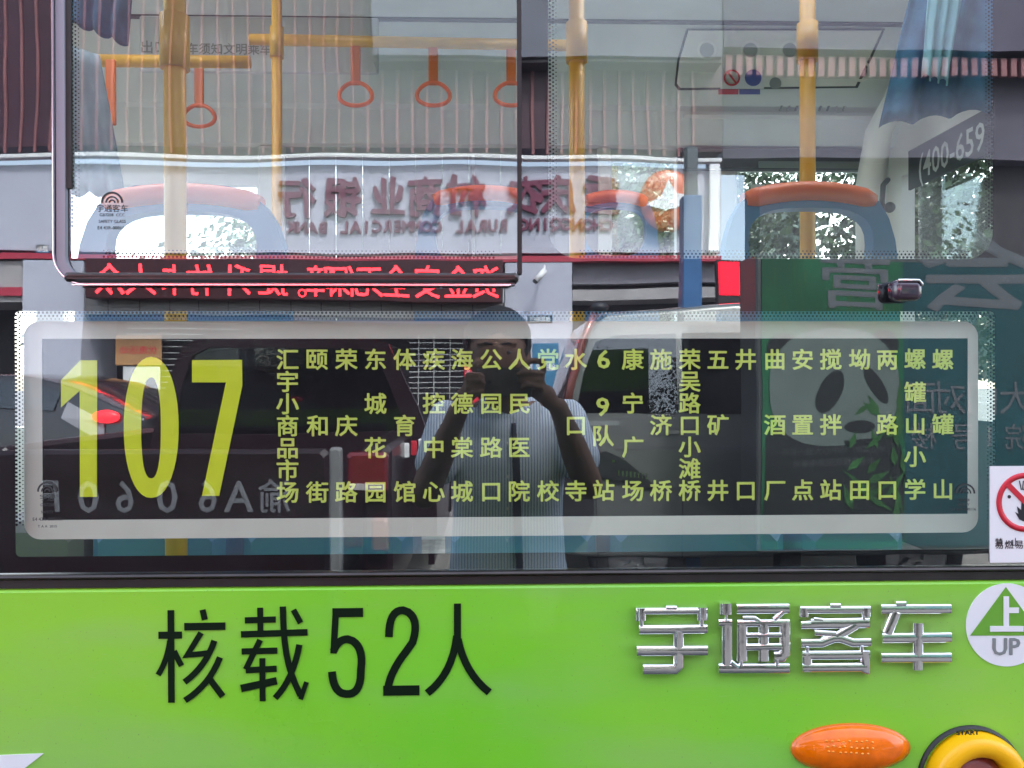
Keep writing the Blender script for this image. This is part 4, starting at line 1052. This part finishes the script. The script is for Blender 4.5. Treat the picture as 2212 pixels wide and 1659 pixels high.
for x in (hx(180),hx(-600)):
    for yy_ in (p1.y-.02,p1.y-1.38): wheel(hb,x,yy_,.31,.18)
# --- dark pickup, tail towards the bus
d=3.35; d2=4.3
p2=M(380,1100,d); px0=M(-70,1000,d).x; px1=M(842,1000,d).x; yt_=p2.y
def qz(v,dd=d): return M(400,v,dd).z
pk=thing('dark_pickup','dark maroon pickup truck with its grey lettered tailgate facing the bus','truck',((px0+px1)/2,yt_-2.4,0))
zb_=qz(965); z_low=.55
g=MB(); g.bbox(px0+.05,px0+.13,yt_-1.55,yt_-.05,z_low,zb_,.02); g.bbox(px1-.13,px1-.0,yt_-1.55,yt_-.05,z_low,zb_,.02); g.box(px0+.05,px1-.05,yt_-1.5,yt_-.05,z_low,z_low+.06)
g.build('cargo_bed',TRUCK,pk)
g=MB(); xt0=M(-50,0,d).x; xt1=M(705,0,d).x
g.bbox(xt0,xt1,yt_-.06,yt_,z_low,zb_-.01,.018); tg=g.build('tailgate',TRUCK,pk)
letters=[(592,'渝'),(514,'A'),(445,'6'),(360,'0'),(269,'6'),(192,'0'),(112,'F')]
for u,ch in letters:
    p=M(u,1070,d); text('tailgate_character',ch,p.x,p.z,.185 if ord(ch)<256 else .15,yt_+.002,TGREY,tg,bold=.012,depth=.001,mirror=True,wide=.95)
g=MB(); g.bbox(px0,px1,yt_-.05,yt_+.08,.42,.54,.02); g.build('rear_bumper',mat('dark_bumper_plastic',(.015,.015,.015),.6,spec=.3),pk)
for (u0,u1,v0,v1) in ((748,838,975,1062),(-70,-10,975,1062)):
    x0,x1,z0,z1,_=mrect(u0,v0,u1,v1,d); g=MB(); g.bbox(x0,x1,yt_-.1,yt_+.015,z0,z1,.012); tl=g.build('tail_lamp',TAILR,pk)
    g=MB(); g.bbox(x0+.012,x1-.012,yt_+.015,yt_+.018,z0+.012,z0+.04,.001); g.build('reverse_lens',mat('pale_lens',(.5,.45,.45),.2,coat=1),tl)
x0,x1,z0,z1,_=mrect(800,1115,838,1190,d); g=MB(); g.bbox(x0,x1,yt_-.03,yt_+.01,z0,z1,.01); g.build('lower_lamp',mat('orange_red_lens',(.18,.04,.015),.2,coat=1),pk)
# reflective strip on the side of the bed
for k in range(5):
    u=852+k*17; p=M(u,962-k*5,3.9); q_=M(u+13,992-k*5,3.9)
    g=MB(); g.bbox(p.x,q_.x,p.y-.03,p.y,q_.z,p.z,.003); g.build('reflective_strip',WHITEV if k%2 else REDP,pk)
# cab
zc0=zb_-.05
def kz(v): return M(500,v,d2).z
def kx(u): return M(u,829,d2).x
yc_=2*Y-(d2-1.25)
cabo=[(kx(318),zc0-.5),(kx(322),kz(960)),(kx(345),kz(860)),(kx(388),kz(752)),(kx(440),kz(724)),(kx(790),kz(722)),(kx(838),kz(740)),(kx(905),kz(880)),(kx(940),kz(985)),(kx(945),zc0-.5)]
win=[(kx(368),kz(935)),(kx(384),kz(850)),(kx(412),kz(768)),(kx(450),kz(752)),(kx(782),kz(752)),(kx(815),kz(770)),(kx(860),kz(880)),(kx(878),kz(935))]
cab=sheet('cab_shell',[cabo,win[::-1]],yc_-.05,yc_,TRUCK,pk)
g=MB(); g.prism(win,yc_-.03,yc_-.02); g.build('rear_window',CARGL,cab)
cl=[(x*.97+.03*kx(630),z) for x,z in cabo]
g=MB(); n=len(cabo); vs=[(x,yc_-.05,z) for x,z in cabo]+[(x*.99+.01*kx(630),yc_-1.5,z) for x,z in cabo]
g.add(vs,[(i,(i+1)%n,n+(i+1)%n,n+i) for i in range(3,6)],True); g.build('cab_roof',TRUCK,pk)
for (xa,xb) in ((kx(322),kx(330)),(kx(925),kx(940))):
    g=MB(); g.box(xa,xb,yc_-1.6,yc_-.06,.5,kz(935)); g.build('cab_side',TRUCK,pk)
g=MB(); g.bbox(kx(318),kx(945),yc_-2.7,yc_-1.55,.5,kz(985),.06); g.build('bonnet',TRUCK,pk)
for i,(u0,u1) in enumerate(((420,560),(640,790))):
    g=MB(); g.bbox(kx(u0),kx(u1),yc_-.6,yc_-.45,.8,kz(850),.04); st=g.build('cab_seat',mat('dark_seat_cloth',(.06,.05,.055),.9),pk)
    g=MB(); g.bbox(kx(u0+40),kx(u1-40),yc_-.55,yc_-.45,kz(845),kz(800),.03); g.build('head_rest',MATS['dark_seat_cloth'],st)
for x in (px0+.15,px1-.35):
    for yy_ in (yt_-.6,yt_-3.4): wheel(pk,x+.1,yy_,.34,.2,'x')

# ============================================================ TREES beyond the bus
def tree(name,label,x,y,h,r,n,seed,m=LEAF,grp='street trees beyond the bus',gap=.25):
    random.seed(seed); root=thing(name,label,'tree',(x,y,0),grp)
    g=MB(); pts=[Vector((x,y,0)),Vector((x+.1,y,h*.25)),Vector((x-.05,y+.1,h*.5)),Vector((x+.1,y,h*.75))]
    g.tube(pts,[.16,.13,.09,.04],10)
    for k in range(7):
        a_=random.uniform(0,6.28); s_=pts[1].lerp(pts[3],k/7); e=s_+Vector((math.cos(a_)*r*.7,math.sin(a_)*r*.7,h*.14))
        g.tube([s_,s_.lerp(e,.5)+Vector((0,0,.15)),e],[.06,.04,.015],6)
    g.build('trunk',BARK,root)
    cl=[]
    for k in range(26):
        v=Vector((random.gauss(0,1),random.gauss(0,1),random.gauss(0,1))).normalized()*random.uniform(.25,1)
        cl.append((Vector((x+v.x*r,y+v.y*r,h*.58+v.z*h*.36)),random.uniform(.28,.5)*r))
    vs=[];fs=[]
    for i in range(int(n*2.2)):
        c_,rr=random.choice(cl); v=Vector((random.gauss(0,.5),random.gauss(0,.5),random.gauss(0,.45)))*rr; p=c_+v
        s_=random.uniform(.025,.065); ax=Vector((random.gauss(0,1),random.gauss(0,1),random.gauss(0,1))).normalized(); a=ax.orthogonal().normalized()*s_; b=ax.cross(a).normalized()*s_*.55
        k=len(vs); vs+=[p-a,p-b,p+a,p+b]; fs.append((k,k+1,k+2,k+3))
    o=MB().add(vs,fs).build('crown',m,root,fix=False)
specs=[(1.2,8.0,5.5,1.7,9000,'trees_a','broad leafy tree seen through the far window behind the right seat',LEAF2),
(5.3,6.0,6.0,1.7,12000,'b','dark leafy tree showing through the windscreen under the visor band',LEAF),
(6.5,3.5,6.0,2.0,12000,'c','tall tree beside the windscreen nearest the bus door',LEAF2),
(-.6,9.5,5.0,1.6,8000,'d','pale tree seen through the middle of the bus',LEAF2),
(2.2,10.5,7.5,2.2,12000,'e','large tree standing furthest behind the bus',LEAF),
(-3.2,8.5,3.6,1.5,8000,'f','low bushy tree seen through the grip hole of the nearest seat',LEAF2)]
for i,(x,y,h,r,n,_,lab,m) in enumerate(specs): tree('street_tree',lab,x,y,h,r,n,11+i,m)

# ============================================================ PERSON with a phone
HC=Vector((.022,-1.47,1.578))
SH=Vector((.055,-1.56,1.40))
def limb(g,pts,rs,seg=14,sub=5):
    P_=[Vector(p) for p in pts]; out=[];ro=[]
    for i in range(len(P_)-1):
        for k in range(sub):
            t=k/sub; out.append(P_[i].lerp(P_[i+1],t)); ro.append(rs[i]+(rs[i+1]-rs[i])*(t*t*(3-2*t)))
    out.append(P_[-1]); ro.append(rs[-1]); g.tube(out,ro,seg)
    for p,r_ in zip(P_,rs): g.ell(p,(r_,r_,r_),nu=14,nv=8)
def remesh(o,vox,smooth=4):
    m=o.modifiers.new('r','REMESH'); m.mode='VOXEL'; m.voxel_size=vox; m.use_smooth_shade=True
    s_=o.modifiers.new('s','SMOOTH'); s_.factor=.5; s_.iterations=smooth
    bpy.context.view_layer.update(); me=bpy.data.meshes.new_from_object(o.evaluated_get(bpy.context.evaluated_depsgraph_get()))
    mt=list(o.data.materials); o.modifiers.clear(); o.data=me
    if not len(me.materials): 
        for a in mt: me.materials.append(a)
    for p in me.polygons: p.use_smooth=True
def torso(g,st,yc):
    vs=[];ns=36;fs=[];m=0
    fine=[]
    for i in range(len(st)-1):
        for k in range(4):
            t=k/4; t2=t*t*(3-2*t); fine.append(tuple(st[i][j]+(st[i+1][j]-st[i][j])*(t if j==0 else t2) for j in range(3)))
    fine.append(st[-1])
    for (z,a,b) in fine:
        for k in range(ns):
            an=2*math.pi*k/ns; c_,s2=math.cos(an),math.sin(an)
            vs.append((SH.x+a*math.copysign(abs(c_)**.85,c_),yc+b*math.copysign(abs(s2)**.9,s2),z))
    n=len(fine)
    for i in range(n-1):
        for k in range(ns): j=(k+1)%ns; fs.append((i*ns+k,i*ns+j,(i+1)*ns+j,(i+1)*ns+k))
    fs+=[tuple(range(ns-1,-1,-1)),tuple((n-1)*ns+k for k in range(ns))]
    g.add(vs,fs,True)
person=thing('person','person in a light blue pinstriped shirt holding a phone up in front of the bus','person',(.05,-1.6,0))
PX0,PX1=-.032,.108; PZ0,PZ1=1.463,1.537
def headfn(d_,q_):
    z=d_.z; k=1.0
    if z<0: k=1-.30*(-z)**1.5
    x=q_.x*k; y_=q_.y*(1 if d_.y<0 else (.95-.05*z))
    return Vector((x,y_,q_.z))
g=MB(); g.ell(HC,(.084,.104,.122),fn=headfn,nu=40,nv=28)
g.ell(HC+Vector((0,.092,-.020)),(.013,.020,.024)); g.ell(HC+Vector((0,.090,.006)),(.009,.014,.026))
g.ell(HC+Vector((0,.082,-.062)),(.026,.014,.010)); g.ell(HC+Vector((0,.070,-.098)),(.026,.022,.018))
g.ell(HC+Vector((0,.078,.030)),(.058,.016,.012))
for s_ in (-1,1):
    g.ell(HC+Vector((s_*.086,-.005,-.005)),(.010,.019,.031)); g.ell(HC+Vector((s_*.045,.066,-.030)),(.024,.022,.022))
limb(g,[HC+Vector((0,-.02,-.06)),(SH.x,-1.54,1.44),(SH.x,-1.56,1.38)],[.058,.056,.075])
# trunk
torso(g,((.84,.148,.100),(.93,.150,.102),(1.04,.134,.094),(1.15,.132,.094),(1.28,.146,.100),(1.37,.160,.092),(1.43,.120,.070),(1.46,.06,.05)),-1.57)
# arms
SL=Vector((-.112,-1.56,1.395)); SR=Vector((.222,-1.56,1.395))
EL=Vector((-.180,-1.45,1.195)); ER=Vector((.275,-1.45,1.215))
WL=Vector((-.082,-1.315,1.425)); WR=Vector((.178,-1.310,1.435))
for (s_,e,w_) in ((SL,EL,WL),(SR,ER,WR)): limb(g,[s_,e,e.lerp(w_,.35),w_],[.056,.042,.041,.026])
# hands round the phone: fingers on the side that faces the bus, thumb on the screen side
def hand(wr,side):
    ex=PX0 if side<0 else PX1
    palm=Vector((ex+side*.020,-1.287,1.485)); 
    g.ell(wr.lerp(palm,.55),(.024,.020,.036),Matrix.Rotation(side*R(-18),3,'Y')); g.ell(palm,(.017,.022,.036))
    fl=[.074,.080,.074,.060]
    for k in range(4):
        z=PZ1+.006-k*.0185 if side>0 else PZ1-.020-k*.0165
        L=fl[k]*(.30 if side<0 else .62); yf_=-1.247+.0035*(k%2)
        a=Vector((ex+side*.026,-1.283,z-.010+.002*k)); b=Vector((ex+side*.022,-1.2555,z+.001)); c_=Vector((ex-side*L*.38,yf_-.002,z+.002+.002*k)); e_=Vector((ex-side*L*.72,yf_-.003,z-.003))
        if side>0 and k==0: a=Vector((ex+.030,-1.283,PZ1-.004)); b=Vector((ex+.028,-1.262,PZ1+.018)); c_=Vector((ex-.002,-1.256,PZ1+.020)); e_=Vector((ex-.024,-1.252,PZ1+.006))
        for p in (c_,e_): p.y=min(p.y,-1.2600) if False else p.y
        limb(g,[a,b,c_,e_],[.0092,.0088,.0080,.0066],10,3)
    limb(g,[wr.lerp(palm,.6)+Vector((0,-.010,-.006)),Vector((ex+side*.012,-1.292,1.468)),Vector((ex-side*.016,-1.280,1.484)),Vector((ex-side*.030,-1.276,1.494))],[.013,.0115,.010,.008],10,3)
hand(WL,-1); hand(WR,1)
# legs and feet
for s_ in (-1,1):
    hx_=SH.x+s_*.085; limb(g,[(hx_,-1.57,.90),(hx_+s_*.015,-1.56,.50),(hx_+s_*.02,-1.58,.10)],[.088,.058,.040])
    g.ell((hx_+s_*.025,-1.52,.045),(.042,.115,.040))
body=g.build('body',SKIN,person); remesh(body,.0042,3)
# hair
g=MB()
def hairfn(d_,q_):
    return q_*(1+.035*noise.noise(q_*40))
g.ell(HC+Vector((0,-.020,.038)),(.098,.108,.104),fn=hairfn,nu=48,nv=30)
o=g.build('hair',HAIR,person)
bm=bmesh.new(); bm.from_mesh(o.data); og=origin(person)
dele=[v for v in bm.verts if ((v.co+og-HC).z<.046 and (v.co+og-HC).y>.045) or ((v.co+og-HC).z<-.02 and (v.co+og-HC).y>-.02)]
bmesh.ops.delete(bm,geom=dele,context='VERTS'); bm.to_mesh(o.data); bm.free()
for s_ in (-1,1):
    g=MB(); g.ell(HC+Vector((s_*.031,.086,.004)),(.011,.005,.0045),nu=14,nv=8); g.build('eye',mat('eye_white',(.16,.13,.11),.3),person)
    g=MB(); g.ell(HC+Vector((s_*.031,.0925,.004)),(.0055,.003,.0055),nu=12,nv=6); g.build('iris',BLACKP,person)
    g=MB(); g.tube([HC+Vector((s_*.012,.094,.026)),HC+Vector((s_*.032,.091,.031)),HC+Vector((s_*.050,.080,.026))],[.0025,.003,.001],8); g.build('eyebrow',HAIR,person)
g=MB(); g.ell(HC+Vector((0,.0935,-.062)),(.020,.004,.006),nu=16,nv=8); g.build('lips',mat('lips',(.25,.08,.07),.5),person)
# shirt
g=MB()
torso(g,((.80,.172,.132),(.92,.170,.130),(1.02,.164,.124),(1.15,.160,.122),(1.28,.170,.122),(1.37,.176,.108),(1.425,.135,.085),(1.455,.07,.06)),-1.575)
for (s_,e) in ((SL,EL),(SR,ER)):
    m_=s_.lerp(e,.60); limb(g,[s_+Vector((0,0,-.005)),m_],[.064,.066],16)
g.ell((SH.x,-1.57,1.435),(.095,.075,.045))
shirt=g.build('shirt',SHIRT,person); remesh(shirt,.007,6)
# fold relief
og=origin(person)
for v in shirt.data.vertices:
    w_=v.co+og; n_=noise.noise(Vector((w_.x*9,w_.y*5,w_.z*3.2)))*.012+noise.noise(Vector((w_.x*22,w_.y*9,w_.z*9)))*.004
    v.co+=v.normal*n_
# collar, placket, buttons
for s_ in (-1,1):
    g=MB(); c0=Vector((SH.x+s_*.008,-1.478,1.405)); 
    g.add([c0,c0+Vector((s_*.075,-.035,.045)),c0+Vector((s_*.088,-.02,.018)),c0+Vector((s_*.045,.008,-.035)),
           c0+Vector((0,-.006,0)),c0+Vector((s_*.075,-.041,.045)),c0+Vector((s_*.088,-.026,.018)),c0+Vector((s_*.045,.002,-.035))],
          [(0,1,2,3),(7,6,5,4),(0,4,5,1),(1,5,6,2),(2,6,7,3),(3,7,4,0)]); g.build('collar',SHIRT,person)
g=MB(); g.tube([(SH.x+.012,-1.470,1.385),(SH.x+.018,-1.449,1.30),(SH.x+.022,-1.440,1.15),(SH.x+.028,-1.441,1.00),(SH.x+.035,-1.440,.85)],[.006,.010,.011,.010,.009],8); g.build('dark_placket',TROU,person)
for z in (1.33,1.24,1.15,1.06,.97):
    g=MB(); g.ell((SH.x-.004,-1.440-(.012 if z>1.3 else 0),z),(.005,.002,.005),nu=10,nv=6); g.build('button',WHITEV,person)
# trousers, belt, shoes
g=MB()
for s_ in (-1,1):
    hx_=SH.x+s_*.085; limb(g,[(hx_,-1.57,.88),(hx_+s_*.015,-1.56,.50),(hx_+s_*.02,-1.575,.09)],[.102,.078,.068])
g.ell((SH.x,-1.57,.90),(.160,.114,.08)); tr=g.build('trousers',TROU,person); remesh(tr,.009,4)
for s_ in (-1,1):
    g=MB(); hx_=SH.x+s_*.11; g.ell((hx_,-1.515,.048),(.050,.135,.048)); g.build('shoe',LEATH,person)
# phone
ph=thing('smartphone','dark smartphone held sideways in both hands of the person','phone',((PX0+PX1)/2,-1.262,PZ0))
g=MB(); g.bbox(PX0,PX1,-1.2685,-1.2605,PZ0,PZ1,.0035); g.build('phone_body',PHONE,ph)
g=MB(); g.box(PX0+.004,PX1-.002,-1.2675,-1.2605,PZ1+.0002,PZ1+.0018); g.build('phone_edge',PHONEE,ph)
g=MB(); g.lathe([(0,.0),(.0045,.0),(.0055,.0006)],(0.0,-1.2603,1.5),20); g.v=[(a,-1.2603+( -1.2603-b),c_) for a,b,c_ in g.v]; g.build('camera_lens',BLACKP,ph)

person.location.y-=.012; ph.location.y-=.012

# far bank of trees, dense, beyond the single trees
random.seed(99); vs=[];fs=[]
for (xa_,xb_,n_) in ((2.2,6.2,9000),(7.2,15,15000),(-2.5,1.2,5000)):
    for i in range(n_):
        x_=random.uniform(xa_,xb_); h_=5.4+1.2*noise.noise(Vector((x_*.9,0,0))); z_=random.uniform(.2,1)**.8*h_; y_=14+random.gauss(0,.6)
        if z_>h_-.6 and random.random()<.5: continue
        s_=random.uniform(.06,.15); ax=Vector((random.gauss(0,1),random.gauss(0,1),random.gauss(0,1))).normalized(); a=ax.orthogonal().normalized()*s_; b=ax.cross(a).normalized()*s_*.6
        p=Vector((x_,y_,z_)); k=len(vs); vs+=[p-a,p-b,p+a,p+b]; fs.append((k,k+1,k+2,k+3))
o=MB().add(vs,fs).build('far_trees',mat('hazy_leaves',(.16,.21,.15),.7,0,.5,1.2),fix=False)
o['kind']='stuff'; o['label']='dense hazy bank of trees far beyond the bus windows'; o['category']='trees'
